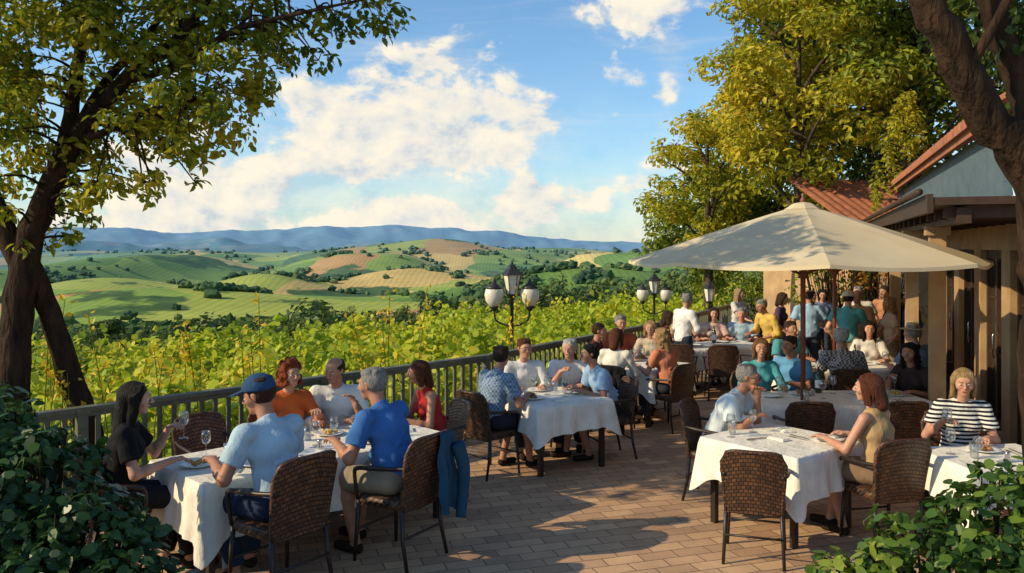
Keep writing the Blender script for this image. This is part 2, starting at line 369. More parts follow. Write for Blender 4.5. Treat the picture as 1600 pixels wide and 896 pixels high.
    fr_=random.Random(int(x*100+y*37)&0xffff)
    for i in range(9):
        s=fr_.choice((1,-1)); zz=fr_.uniform(.02,.26); bk=fr_.choice((1,-1))
        a0=H+t1*zz+Xa*s*fr_.uniform(.03,.12)+npv(0,bk*-.108*w,0); a1=a0+t1*fr_.uniform(.02,.08)+Xa*-s*fr_.uniform(.08,.16)+npv(0,bk*-.008,0)
        TS.append(prim(a0,a1,.015,.008,k=.012))
    if sl=='none':
        TS=TS[:3]+TS[4:]
        for p in TS: p['clip']=p['clip']+[(sh[1]-.035*Xa,Xa+.15*t),(sh[-1]+.035*Xa,-Xa+.15*t)]
    for s in (1,-1):
        a,e,b=arms[s]
        if sl=='short': q=a+(e-a)*.66; TS.append(prim(a,q+(q-a)*.12,.056*aw+o,.064*aw+o,clip=[(q,e-a)]))
        if sl=='elbow' or sl=='long':
            TS.append(prim(a,e,.055*aw+o,.046*aw+o)); q=e+(b-e)*(.45 if sl=='elbow' else .93); TS.append(prim(e,q+(b-e)*.08,.047*aw+o,.036*aw+o,clip=[(q,b-e)]))
    if sl in('short','long','elbow') and not fem:
        TS.append(prim(NB-.02*t2,NB+.05*t2,.068,.058,clip=[(NB+.035*t2-npv(0,.01,0),t2+npv(0,.45,0))],k=.006))
    obj('shirt' if not (len(top)>2) else top[2],sdf_mesh('shirt',TS,h,k=.018,wr=.0036),fabric(tc_,*(pat or ('plain',None))),E)
    bc,bl=bottom; o=.013; BS=[prim(H-.06*Xa,H+.06*Xa,.112*w,.112*w,clip=[(H+.07*t1,t1)])]
    if bl=='skirt':
        kn=(legs[1][1]+legs[-1][1])/2; BS.append(prim(H,H+(kn-H)*.98,.115,.10,[(Xa,1.5)],clip=[(H+(kn-H)*.92,kn-H)]))
        if not sit: BS.append(prim(H,npv(0,0,.45),.12,.15,[(Xa,1.3)],clip=[(npv(0,0,.45),npv(0,0,-1))]))
        nm='skirt'
    else:
        for s in (1,-1):
            a,kn,an=legs[s]
            if bl=='long': BS+=[prim(a,kn,.092*w+o,.062*w+o),prim(kn,an,.062*w+o,.052+o,clip=[(kn+(an-kn)*.93,an-kn)])]
            else: q=a+(kn-a)*.86; BS.append(prim(a,kn,.094*w+o,.075*w+o,clip=[(q,kn-a)]))
        nm='trousers' if bl=='long' else 'shorts'
    obj(nm,sdf_mesh(nm,BS,h,k=.02,wr=.003),fabric(bc),E)
    for s in (1,-1):
        an=legs[s][2]
        obj('shoe',sdf_mesh('shoe',[prim(an+npv(0,-.02,-.045),an+npv(0,.165,-.052),.040,.034,[(Xa,1.05)],clip=[(an+npv(0,0,-.083),npv(0,0,-1)),(an+npv(0,0,.0),npv(0,-.25,1))])],.012,k=.01),fabric(shoe),E)
    return E

# ------------------------------------------------------------ chairs
def build_chair(wm):
    E=obj('chair',None)
    g=[];F=[];nu,nw=13,10
    for lay in (0,1):
        for j in range(nw):
            for i in range(nu):
                u=-1+2*i/(nu-1); w=j/(nw-1); hw=.205+.035*w-(.03 if w>.95 and abs(u)>.9 else 0)
                z=.40+w*(.49-.055*abs(u)**5); y=-.205-.10*w**1.2+.055*u*u*(.4+.6*w)-(.022 if lay else 0)
                g.append((u*hw,y,z))
    q=nu*nw; I=lambda l,i,j:l*q+j*nu+i
    for j in range(nw-1):
        for i in range(nu-1):
            F.append((I(0,i,j),I(0,i,j+1),I(0,i+1,j+1),I(0,i+1,j))); F.append((I(1,i,j),I(1,i+1,j),I(1,i+1,j+1),I(1,i,j+1)))
    mb=MB().add(g,F); ed=[I(0,0,j) for j in range(nw)]+[I(0,i,nw-1) for i in range(1,nu)]+[I(0,nu-1,j) for j in range(nw-2,-1,-1)]
    mb.tube([Vector(g[k])+Vector((0,-.011,0)) for k in ed],.017,6); mb.tube([Vector(g[I(0,i,0)])+Vector((0,-.011,0)) for i in range(nu)],.014,6)
    me=mb.mesh('backrest',True); obj('backrest',me,wm,E)
    mb=MB(); pts=[]
    for k in range(28):
        a=2*math.pi*k/28; c,s=math.cos(a),math.sin(a); pts.append((.235*math.copysign(abs(c)**.45,c),.225*math.copysign(abs(s)**.45,s)))
    V=[(x*k,y*k,z) for (z,k) in ((.405,.97),(.42,1.0),(.455,1.0),(.468,.95),(.470,.6)) for x,y in pts]; n=28
    Fs=[(j*n+i,j*n+(i+1)%n,(j+1)*n+(i+1)%n,(j+1)*n+i) for j in range(4) for i in range(n)]+[tuple(range(4*n,5*n)),tuple(range(n-1,-1,-1))]
    obj('seat',mb.add(V,Fs).mesh('seat',True),wm,E)
    for sx in (1,-1):
        for sy in (1,-1):
            P=[(sx*.205,sy*.19,.43),(sx*.215,sy*.205,.2),(sx*.225,sy*(.215 if sy>0 else .25),0)]
            obj('leg',MB().tube(P,[.017,.015,.013],7).mesh('leg',True),M_chairframe,E)
        P=[(sx*.215,-.255,.70),(sx*.245,-.12,.685),(sx*.255,.05,.672),(sx*.252,.17,.655),(sx*.235,.205,.60),(sx*.215,.195,.43)]
        PP,rr=smooth_path(P,[.014,.016,.017,.016,.014,.013],3); obj('armrest',MB().tube(PP,rr,7).mesh('armrest',True),M_chairframe,E)
    for yy in (.2,-.22): obj('stretcher',MB().tube([(-.21,yy,.22),(.21,yy,.22)],.009,6).mesh('stretcher',True),M_chairframe,E)
    return E
def copy_thing(src,name=None):
    n=src.copy(); COL.objects.link(n)
    def rec(a,b):
        for c in a.children:
            if c==b: continue
            cc=c.copy(); COL.objects.link(cc); cc.parent=b; rec(c,cc)
    rec(src,n); return n
_ch={}
def chair(x,y,d,label='dark brown wicker chair with thin black legs',tan=False,sc=1.0):
    k='t' if tan else 'd'
    if k not in _ch: _ch[k]=build_chair(M_wick2 if tan else M_wick); c=_ch[k]
    else: c=copy_thing(_ch[k])
    c.location=(x,y,0); c.rotation_euler=(0,0,math.atan2(-d[0],d[1])); c.scale=(sc,sc,sc)
    c['label']=label; c['category']='chair'; c['group']='wicker restaurant chairs'; return c

# ------------------------------------------------------------ tables
def cloth_mesh(Lx,Ly,zt,over,seed):
    r=random.Random(seed); n=200; per=2*(Lx+Ly)
    def pt(s):
        s%=per
        if s<Lx: return (-Lx/2+s,-Ly/2,0,-1,min(s,Lx-s))
        s-=Lx
        if s<Ly: return (Lx/2,-Ly/2+s,1,0,min(s,Ly-s))
        s-=Ly
        if s<Lx: return (Lx/2-s,Ly/2,0,1,min(s,Lx-s))
        s-=Lx; return (-Lx/2,Ly/2-s,-1,0,min(s,Ly-s))
    V=[];rows=9; ph=[r.uniform(0,6) for _ in range(4)]
    for j in range(rows+1):
        for i in range(n):
            s=per*i/n; x,y,nx,ny,dc=pt(s); cf=math.exp(-(dc/.09)**2); w=j/rows
            if cf>.02:
                dx,dy=unit((math.copysign(1,x),math.copysign(1,y)))[:2]; nx,ny=nx*(1-cf*.8)+dx*cf*.8,ny*(1-cf*.8)+dy*cf*.8
            f=.5*math.sin(s*21+ph[0])+.35*math.sin(s*37+ph[1])+.3*math.sin(s*9+ph[2])
            off=.008+w*(.038+.034*f)+cf*w*.05
            dr=over*(1+.38*cf)+.015*math.sin(s*5+ph[3])
            cr=.012*(1 if j==0 else 0)
            V.append((x+nx*(off-cr),y+ny*(off-cr),zt-(w**.95)*dr+(.0 if j else 0)))
    F=[(j*n+i,(j+1)*n+i,(j+1)*n+(i+1)%n,j*n+(i+1)%n) for j in range(rows) for i in range(n)]
    F.append(tuple(range(n))); mb=MB().add(V,F); me=mb.mesh('tablecloth',True)
    fl=np.ones(len(F),bool); fl[-1]=False; me.polygons.foreach_set('use_smooth',fl); return me
def table(x,y,rz,Lx,Ly,over=.3,label='restaurant table covered by white cloth',clabel='white linen tablecloth draped over table',seed=1):
    E=obj('table',None,loc=(x,y,0),rz=rz,label=label,category='table')
    mb=MB().box((0,0,.735),(Lx-.02,Ly-.02,.03)); obj('tabletop',mb.mesh('tabletop'),M_wood,E)
    for sx in (1,-1):
        for sy in (1,-1):
            obj('leg',MB().box((sx*(Lx/2-.09),sy*(Ly/2-.09),.36),(.05,.05,.72)).mesh('leg'),M_chairframe,E)
    obj('tablecloth',cloth_mesh(Lx,Ly,.757,over,seed),M_linen,None,(x,y,0),rz,label=clabel,category='tablecloth')
    def at(a,b,z=.758): return (x+a*math.cos(rz)-b*math.sin(rz),y+a*math.sin(rz)+b*math.cos(rz),z)
    return at
_pro={}
def proto(kind,builder):
    if kind not in _pro: _pro[kind]=builder(); return _pro[kind]
    return copy_thing(_pro[kind])
def put(o,loc,label,cat,group,rz=0,sc=1):
    o.location=loc; o.rotation_euler=(0,0,rz); o.scale=(sc,sc,sc); o['label']=label; o['category']=cat; o['group']=group; return o
def b_wine():
    E=obj('wine_glass',None)
    bowl=[(.006,.100),(.022,.106),(.036,.125),(.041,.150),(.038,.178),(.031,.205),(.029,.205),(.036,.177),(.039,.150),(.034,.127),(.02,.109),(.001,.106)]
    obj('bowl',MB().lathe(bowl,18).mesh('bowl',True),M_glass,E)
    obj('stem',MB().lathe([(.0,0),(.036,.0),(.034,.004),(.008,.008),(.004,.02),(.004,.085),(.007,.101)],14).mesh('stem',True),M_glass,E); return E
def b_winefull():
    E=b_wine(); obj('wine',MB().lathe([(.0,.108),(.018,.110),(.032,.127),(.0365,.148),(.0,.149)],16).mesh('wine',True),M_wine,E); return E
def b_tumbler():
    E=obj('water_glass',None); obj('bowl',MB().lathe([(0,.004),(.03,.004),(.036,.12),(.034,.12),(.028,.01),(0,.01)],16).mesh('tumbler',True),M_glass,E); return E
def b_plate():
    return obj('plate',MB().lathe([(0,.006),(.07,.006),(.085,.012),(.13,.022),(.132,.019),(.085,.004),(.06,0),(0,0)],28).mesh('plate',True),M_white)
M_food=[pmat('salad_greens',(.10,.2,.03),(.3,.1,.03),scale=40,rough=.6),pmat('roast_food',(.35,.16,.05),(.2,.07,.03),scale=30,rough=.5),pmat('orange_food',(.55,.25,.06),(.4,.3,.08),scale=40,rough=.5)]
def food(loc,k):
    P=[]; r=random.Random(k*7+3)
    for i in range(14):
        a=r.uniform(0,6.3); q=r.uniform(0,.06); p=npv(q*math.cos(a),q*math.sin(a),.018+r.uniform(0,.02)); P.append(prim(p,p+npv(r.uniform(-.02,.02),r.uniform(-.02,.02),.004),.013,.010,k=.004))
    obj('food',sdf_mesh('food',P,.006,k=.004),M_food[k%3],None,loc,label=['green salad served on a plate','roasted meat served on a plate','orange pasta dish served on plate'][k%3],category='food')
def b_fork():
    mb=MB().box((0,-.03,.003),(.008,.13,.003)); mb.box((0,.045,.003),(.022,.03,.003))
    for i in (-1.5,-.5,.5,1.5): mb.box((i*.006,.08,.003),(.003,.042,.003))
    return obj('fork',mb.mesh('fork'),M_silver)
def b_knife():
    return obj('knife',MB().box((0,-.05,.004),(.012,.09,.006)).box((.002,.06,.004),(.016,.13,.002)).mesh('knife'),M_silver)
def b_napkin():
    mb=MB().box((0,0,.006),(.11,.17,.010)); mb.box((.008,.004,.0145),(.085,.15,.006)); return obj('napkin',mb.mesh('napkin'),M_linen)
def b_bottle():
    E=obj('bottle',None); obj('bottle_body',MB().lathe([(0,0),(.037,0),(.038,.01),(.038,.18),(.03,.21),(.014,.235),(.013,.30),(0,.30)],18).mesh('bottle_body',True),pmat('bottle_glass',(.02,.05,.02),rough=.1,spec=.6),E)
    obj('bottle_label',MB().lathe([(.0388,.06),(.0388,.15)],18).mesh('bottle_label',True),M_white,E); return E
def b_salt():
    return obj('salt_shaker',MB().lathe([(0,0),(.02,0),(.022,.01),(.016,.06),(.02,.065),(.018,.078),(0,.082)],12).mesh('salt_shaker',True),M_silver)
def setting(at,items):
    for it in items:
        k,a,b=it[0],it[1],it[2]; p=at(a,b,.7595)
        if k=='w': put(proto('w',b_wine),p,'clear empty wine glass on white tablecloth','glass','wine glasses')
        elif k=='r': put(proto('r',b_winefull),p,'wine glass holding red wine on tablecloth','glass','wine glasses')
        elif k=='t': put(proto('t',b_tumbler),p,'clear water glass on white tablecloth','glass','water glasses')
        elif k=='p': put(proto('p',b_plate),p,'round white dinner plate on tablecloth','plate','dinner plates')
        elif k=='f': put(proto('p',b_plate),p,'round white dinner plate with food','plate','dinner plates'); food((p[0],p[1],p[2]),it[3] if len(it)>3 else 0)
        elif k=='k':
            rz=it[3] if len(it)>3 else 0
            put(proto('fk',b_fork),p,'silver fork lying on white tablecloth','fork','cutlery',rz); q=at(a+.05,b+.01,.7595); put(proto('kn',b_knife),q,'silver knife lying on white tablecloth','knife','cutlery',rz)
        elif k=='n': put(proto('n',b_napkin),p,'folded white linen napkin on table','napkin','napkins',it[3] if len(it)>3 else .3)
        elif k=='b': put(proto('b',b_bottle),p,'dark green wine bottle with pale paper','bottle','bottles')
        elif k=='s': put(proto('s',b_salt),p,'small silver salt shaker on tablecloth','shaker','shakers')

SK=[(.50,.27,.18),(.42,.21,.13),(.56,.32,.22),(.30,.15,.09)]
WH=(.55,.53,.5); GR=(.3,.28,.26); BK=(.010,.007,.006); BR=(.05,.024,.012); AU=(.11,.030,.012); BL=(.42,.27,.12); RD=(.30,.055,.012)
def an(a,n): return ((a-n)*SQ,(a+n)*SQ)
def sit(x,y,d,label,ch=True,csc=None,tan=False,clab=None,cd=None,**kw):
    S=kw.get('S',1.0)
    e=person(x,y,d,label,**kw)
    if ch: chair(x,y,cd or d,sc=csc or S,tan=tan,label=clab or 'dark brown wicker chair with thin black legs')
    return e
def hold(E,p,kind='w',label='wine glass held up in a hand'):
    M=Matrix.Translation(E.location)@Matrix.Rotation(E.rotation_euler.z,4,'Z')@Matrix.Scale(E.scale[0],4)
    q=M@Vector(p); put(proto(kind,b_wine if kind=='w' else b_winefull),q,label,'glass','wine glasses')

# ---- table A
tA=an(3.77,6.19)
atA=table(tA[0],tA[1],math.radians(45),2.3,.98,.40,'long restaurant table beside the railing','long white tablecloth hanging to the side',1)
setting(atA,[('f',-.95,.05,2),('f',-.62,-.22,0),('f',-.35,.22,1),('p',-.15,-.28),('f',.45,-.25,1),('f',.35,.25,2),('p',.8,.22),('w',-.78,.28),('w',-.42,-.02),('r',-.2,.05),('w',.05,-.02),('w',.25,.02),('r',.6,.05),('t',-.68,.1),('t',.1,.2),('w',-.1,.3),('k',-.82,-.3,.1),('n',.95,-.1,.2),('s',.0,-.15),('t',.7,-.2)])
p=an(2.32,6.5); e=sit(p[0],p[1],(.95,.32),'woman with long dark hair in black top holding glass',S=1.06,lean=8,yaw=4,pitch=4,rh=(.14,.36,.80),lh=(-.12,.33,.98),fem=True,hair=('long',BK),top=((.012,.012,.014),'short'),bottom=((.02,.02,.025),'long'),skin=SK[2],h=.009,curl=1.2)
hold(e,(-.10,.43,.90),'w')
p=an(3.02,5.36); sit(p[0],p[1],(-.80,.60),'man in blue baseball cap and light blue shirt eating',S=1.13,lean=14,yaw=28,pitch=14,rh=(.14,.42,.82),lh=(-.22,.38,.80),hair=('short',BR),hat=('cap',(.03,.07,.16)),top=((.42,.56,.66),'short'),bottom=((.025,.04,.075),'long'),skin=SK[1],h=.009,curl=.9)
p=an(4.02,5.28); PJ=p; sit(p[0],p[1],(-.85,.52),'grey haired man in blue polo shirt, hand at chin',S=1.12,lean=20,yaw=10,pitch=6,rh=(.0,.40,1.02),lh=(-.2,.42,.80),hair=('short',GR),top=((.055,.16,.42),'short'),bottom=((.30,.24,.17),'shorts'),skin=SK[1],h=.009,curl=1.3,belly=.015)
p=an(4.02,7.05); sit(p[0],p[1],(.62,-.78),'woman with curly red hair in orange blouse',S=1.03,lean=10,yaw=5,rh=(.2,.36,.84),lh=(-.14,.40,.92),fem=True,hair=('curly',RD),top=((.62,.13,.03),'elbow'),h=.010,skin=SK[0],curl=1.0)
p=an(4.56,6.98); sit(p[0],p[1],(.15,-1),'bald man in white shirt leaning over table',S=1.04,lean=14,yaw=-30,pitch=12,hair=('balding',BR),top=((.75,.73,.68),'long'),h=.010,skin=SK[1])
p=an(5.28,6.35); sit(p[0],p[1],(-.85,-.45),'woman with auburn hair in red sleeveless dress',S=1.0,lean=14,yaw=-18,pitch=5,fem=True,hair=('bob',AU),top=((.45,.035,.03),'none','dress'),bottom=((.45,.035,.03),'skirt'),h=.010,skin=SK[1],tan=True,clab='tan wicker chair with thin dark legs')
p=an(3.35,7.12); chair(p[0],p[1],(.72,-.69),sc=1.02)

# ---- table B
atB=table(.45,9.4,math.radians(30),.98,.98,.3,'square restaurant table near the railing','white tablecloth on a square table',2)
setting(atB,[('f',-.28,-.05,1),('p',.3,.05),('w',0,.1),('r',.1,-.12),('w',-.1,.22),('t',.2,.25),('p',.05,.36),('n',-.1,-.3)])
sit(-.24,9.0,(.72,.69),'young man in blue patterned shirt seen from behind',lean=14,yaw=18,hair=('short',BR),top=((.12,.18,.28),'short'),pat=('check',(.25,.32,.42)),bottom=((.03,.03,.04),'shorts'),skin=SK[1],S=1.02)
sit(.12,10.15,(.2,-.98),'man with glasses in white shirt facing the camera',lean=12,yaw=8,glasses=True,hair=('short',AU),top=((.75,.73,.7),'long'),skin=SK[0])
sit(.72,10.33,(-.1,-1),'white haired man in pale shirt at the table',lean=18,yaw=-12,hair=('short',WH),top=((.72,.72,.7),'short'),skin=SK[0],rh=(.1,.36,.95))
sit(1.13,9.72,(-.93,-.28),'man in light blue shirt leaning over table',lean=20,yaw=-4,hair=('short',BK),top=((.28,.42,.60),'short'),bottom=((.02,.025,.05),'shorts'),skin=SK[1])
# ---- table C
atC=table(1.85,11.9,math.radians(52),1.15,.95,.3,'restaurant table with white cloth and glasses','white tablecloth on a dining table',3)
setting(atC,[('p',-.3,0),('w',0,.1),('r',.2,-.1),('w',.3,.15),('p',.25,.3),('t',-.1,-.25)])
sit(1.12,12.1,(.9,-.3),'man in dark maroon shirt with dark hair',hair=('short',BR),top=((.10,.03,.03),'long'),skin=SK[1],h=.014)
sit(1.62,12.75,(.15,-1),'grey haired man in orange red shirt',hair=('short',GR),top=((.42,.09,.04),'short'),skin=SK[0],h=.014,belly=.02,S=1.05)
sit(1.35,11.1,(.45,.9),'woman in white blouse with auburn hair from behind',hair=('bob',AU),fem=True,top=((.72,.68,.6),'elbow'),bottom=((.02,.02,.025),'skirt'),skin=SK[0],h=.013,lean=10)
sit(2.12,12.62,(-.3,-1),'blonde woman in cream top at the table',hair=('bob',BL),fem=True,top=((.55,.45,.33),'short'),skin=SK[0],h=.014)
sit(2.12,11.2,(-.6,.75),'woman with wavy blonde hair in peach top',hair=('wavy',BL),fem=True,top=((.6,.22,.12),'short'),skin=SK[0],h=.013,yaw=20)
# ---- table D
atD=table(3.5,14.3,math.radians(20),1.6,.95,.32,'restaurant table at the far railing','white tablecloth on far dining table',4)
setting(atD,[('p',-.4,0),('w',0,.1),('r',.3,-.1),('w',.5,.15),('p',.3,.25),('b',.1,.2)])
chair(2.72,13.45,(.3,.95)); chair(3.35,13.35,(.1,1)); chair(4.05,13.6,(-.2,.95))
sit(2.55,14.35,(.95,-.1),'woman in dark red top with dark hair',hair=('bob',BR),fem=True,top=((.16,.03,.03),'short'),skin=SK[1],h=.015)
sit(3.1,15.2,(.1,-1),'blonde woman in tan blouse at far table',hair=('wavy',BL),fem=True,top=((.45,.30,.18),'short'),skin=SK[0],h=.015)
sit(3.68,15.25,(-.1,-1),'woman in pale pink top at far table',hair=('bob',BR),fem=True,top=((.6,.42,.36),'short'),skin=SK[0],h=.015)
sit(4.2,15.2,(-.3,-1),'grey haired man in light blue shirt',hair=('short',GR),top=((.35,.48,.6),'short'),skin=SK[0],h=.015)
person(2.85,13.9,(.85,.45),'waiter in white shirt standing beside the table',pose='stand',lean=6,rh=(.2,.34,1.1),lh=(-.15,.3,1.15),hair=('short',GR),top=((.75,.73,.7),'long'),skin=SK[1],h=.014,S=.97,pitch=15)
person(4.38,14.0,(-.75,-.3),'man in yellow shirt standing beside the table',pose='stand',lean=18,rh=(.2,.35,1.05),lh=(-.15,.3,1.0),hair=('short',GR),top=((.62,.42,.10),'elbow'),bottom=((.06,.05,.05),'long'),skin=SK[1],h=.014,S=.93,pitch=15)

# ---- table E (under umbrella)
atE=table(3.6,9.3,math.radians(3),1.95,.9,.33,'long restaurant table under the parasol','white tablecloth on table under parasol',5)
setting(atE,[('p',-.7,.1),('f',-.3,.2,1),('p',.4,.2),('f',.75,.1,2),('w',-.55,.2),('r',-.15,-.05),('w',.1,.25),('w',.3,0),('t',.55,-.1),('b',-.05,.3),('w',.62,.25),('t',-.4,-.2),('n',.2,-.25),('k',.6,-.28),('s',-.2,.1),('r',.85,.3)])
chair(3.0,8.58,(0.05,1)); chair(3.95,8.6,(-.03,1))
sit(2.98,10.12,(.1,-1),'woman in aqua blouse with light brown hair',hair=('bob',(.22,.11,.05)),fem=True,top=((.10,.42,.48),'elbow'),skin=SK[0],yaw=-15,lean=10)
sit(3.55,10.4,(-.75,-.6),'man in blue shirt seated under the parasol',hair=('short',BR),top=((.12,.32,.55),'short'),skin=SK[1],lean=12)
sit(4.2,10.5,(.1,1),'white haired man in checked shirt seen from behind',hair=('short',WH),top=((.10,.10,.11),'short'),pat=('check',(.45,.42,.4)),skin=SK[1],lean=12,belly=.02,S=1.05)
sit(4.78,9.8,(-.8,-.6),'woman with dark hair in dark top at table',hair=('wavy',BK),fem=True,top=((.05,.03,.03),'short'),skin=SK[1],lean=16,yaw=10,rh=(.15,.33,.93))
# ---- table F
atF=table(4.75,11.75,math.radians(10),1.7,.9,.32,'restaurant table below the second parasol','white tablecloth on crowded dining table',6)
setting(atF,[('p',-.6,.1),('p',.0,.2),('p',.6,.1),('w',-.3,.2),('r',-.1,-.05),('w',.3,.25),('w',.5,-.1),('b',.1,.0),('t',-.45,-.2)])
sit(5.5,11.15,(-.45,.9),'man in grey blue shirt wearing a straw hat',hair=('short',GR),hat=('hat',(.45,.33,.18)),top=((.16,.21,.27),'short'),skin=SK[1],h=.013,S=1.04)
sit(5.35,12.5,(-.3,-1),'woman with long dark hair in white top',hair=('long',BK),fem=True,top=((.65,.6,.55),'short'),skin=SK[0],h=.014)
sit(4.1,12.5,(.3,-1),'man in teal shirt seated at far side',hair=('short',BR),top=((.08,.30,.33),'short'),skin=SK[1],h=.014)
# ---- table G
atG=table(2.36,7.32,math.radians(38),.98,.98,.34,'square restaurant table set with cutlery','white tablecloth on table set with cutlery',7)
setting(atG,[('n',-.05,-.02,.6),('k',.12,-.1,.5),('k',-.2,.1,1.9),('w',-.3,.3),('t',-.2,.36),('p',.28,-.3),('w',.02,.3),('n',.3,.15,.1)])
sit(1.98,8.08,(.86,-.50),'grey haired man in pale shirt with glasses',lean=26,yaw=4,pitch=4,glasses=True,rh=(.14,.40,.84),lh=(-.02,.38,.99),hair=('short',GR),top=((.62,.68,.70),'short'),bottom=((.05,.06,.09),'long'),skin=SK[1],h=.010,curl=1.3,S=1.03)
chair(1.92,6.58,(.32,.95),label='empty wicker chair with curved black armrests')
sit(3.05,6.86,(-.62,.78),'woman with auburn bob in sleeveless tan top',lean=8,yaw=14,fem=True,hair=('bob',AU),top=((.45,.29,.14),'none'),bottom=((.2,.13,.08),'skirt'),skin=SK[0],h=.010,S=1.03,rh=(.12,.36,.80),cd=(-.22,.97))
# ---- table H
atH=table(3.9,6.72,math.radians(8),.95,.72,.3,'small restaurant table beside the tree','white tablecloth on small dining table',8)
setting(atH,[('f',.02,.15,1),('w',-.32,.1),('t',-.22,-.05),('k',.2,.05),('w',-.3,-.2),('s',-.05,-.2)])
e=sit(4.0,7.45,(-.25,-1),'blonde woman in black and white striped top',lean=12,yaw=-8,pitch=6,fem=True,hair=('bob',BL),top=((.02,.02,.025),'short'),pat=('stripe',(.7,.68,.62)),bottom=((.03,.03,.03),'skirt'),skin=SK[0],h=.009,rh=(.2,.33,.92),lh=(-.12,.38,.80),S=1.03,curl=1.2)
hold(e,(.19,.41,.84),'w')
# ---- standing crowd
crowd=[(4.85,15.1,(.8,-.5),(.08,.05,.09),BR,1,'woman in dark patterned top standing'),(5.15,14.4,(.2,1),(.30,.48,.68),BR,0,'man in light blue shirt standing with back turned'),
(5.55,13.75,(.5,.8),(.10,.38,.42),BR,0,'man in teal shirt and white cap'),(5.95,14.3,(-.6,-.7),(.50,.28,.15),GR,0,'man in tan orange shirt standing in crowd'),
(6.25,13.7,(-1,.2),(.55,.40,.28),BL,1,'blonde woman in beige dress standing'),(6.62,14.2,(-.3,.9),(.015,.015,.018),BR,0,'man in black shirt with blue backpack'),
(7.0,14.5,(-.9,.3),(.10,.14,.24),BR,0,'man in navy shirt wearing pale hat'),(5.6,15.7,(.4,-.9),(.5,.12,.06),BR,1,'woman in red top standing in crowd'),
(6.5,15.6,(-.5,-.8),(.55,.5,.42),GR,0,'grey haired man in cream shirt standing'),(6.1,16.4,(0,-1),(.15,.2,.3),BK,1,'dark haired woman in blue dress standing'),
(7.15,15.9,(-.7,-.6),(.45,.2,.1),BR,0,'man in rust shirt standing in crowd'),(4.5,16.6,(.6,-.7),(.6,.55,.5),BL,1,'blonde woman in pale top standing')]
for i,(x,y,d,c,hc,f,lab) in enumerate(crowd):
    person(x,y,d,lab,pose='stand',lean=rnd.uniform(1,6),yaw=rnd.uniform(-25,25),pitch=rnd.uniform(0,12),rh=(.22,.22+.1*(i%3),.95+.12*(i%2)),lh=(-.24,.1+.12*(i%2),.92),
      hair=(('bob','wavy','long')[i%3] if f else ('short','balding')[i%2],hc),top=(c,'short' if i%3 else 'elbow'),bottom=((.04,.05,.08) if i%2 else (.25,.2,.14),'skirt' if (f and i%2==0) else 'long'),
      fem=bool(f),skin=SK[i%3],h=.015,S=(.94 if f else .99),hat=('cap',(.6,.6,.58)) if i==2 else (('hat',(.5,.42,.3)) if i==6 else None))
# jackets and bag
def jacket(x,y,d,c,label,sc=1.0,u0=-1.0,u1=1.0,ln=1.05,slv=(1,-1)):
    nu,nw=22,26; V=[];F=[]
    for j in range(nw):
        w=j/(nw-1); s=w*ln-.25   # s<0 front side, >0 back side
        for i in range(nu):
            u=u0+(u1-u0)*i/(nu-1)
            if s<0: yy=-.26+abs(s)*.18; z=.90-abs(s)*.95
            else: yy=-.345-.02*math.sin(u*9)*s*2-s*.02; z=.905-s*1.0
            V.append((u*(.245+.015*math.sin(w*9))+.012*math.sin(s*26),yy+.055*u*u*.9+.026*math.sin(u*17+s*4)*min(1,abs(s)*4),z-.03*u**4-.03*math.sin(u*6+2)*abs(s)))
    for j in range(nw-1):
        for i in range(nu-1): F.append((j*nu+i,j*nu+i+1,(j+1)*nu+i+1,(j+1)*nu+i))
    mb=MB().add(V,F)
    for s in slv:
        PP,rr=smooth_path([(s*.2,-.36,.8),(s*.25,-.38,.62),(s*.24,-.375,.42),(s*.21,-.38,.28)],[.05,.045,.04,.035],4); mb.tube(PP,rr,10)
    obj('jacket',mb.mesh('jacket',True),fabric(c),None,(x,y,0),math.atan2(-d[0],d[1]),sc,label=label,category='jacket')
jacket(PJ[0],PJ[1],(-.85,.52),(.025,.075,.13),'dark blue jacket draped over chair back',1.12,u0=.05,u1=1.08,ln=.80,slv=(1,))
jacket(1.35,11.1,(.45,.9),(.012,.012,.015),'black jacket draped over wicker chair back',1.0)
obj('backpack',sdf_mesh('backpack',[prim((0,0,-.12),(0,0,.12),.1,.09,[((1,0,0),1.3),((0,1,0),.8)]),prim((0,-.08,-.08),(0,-.08,.0),.05,.05,[((1,0,0),1.6)])],.015,k=.02),fabric((.03,.10,.25)),None,(6.69,14.02,1.22),math.atan2(.3,.9),label='small blue backpack worn by standing man',category='backpack')

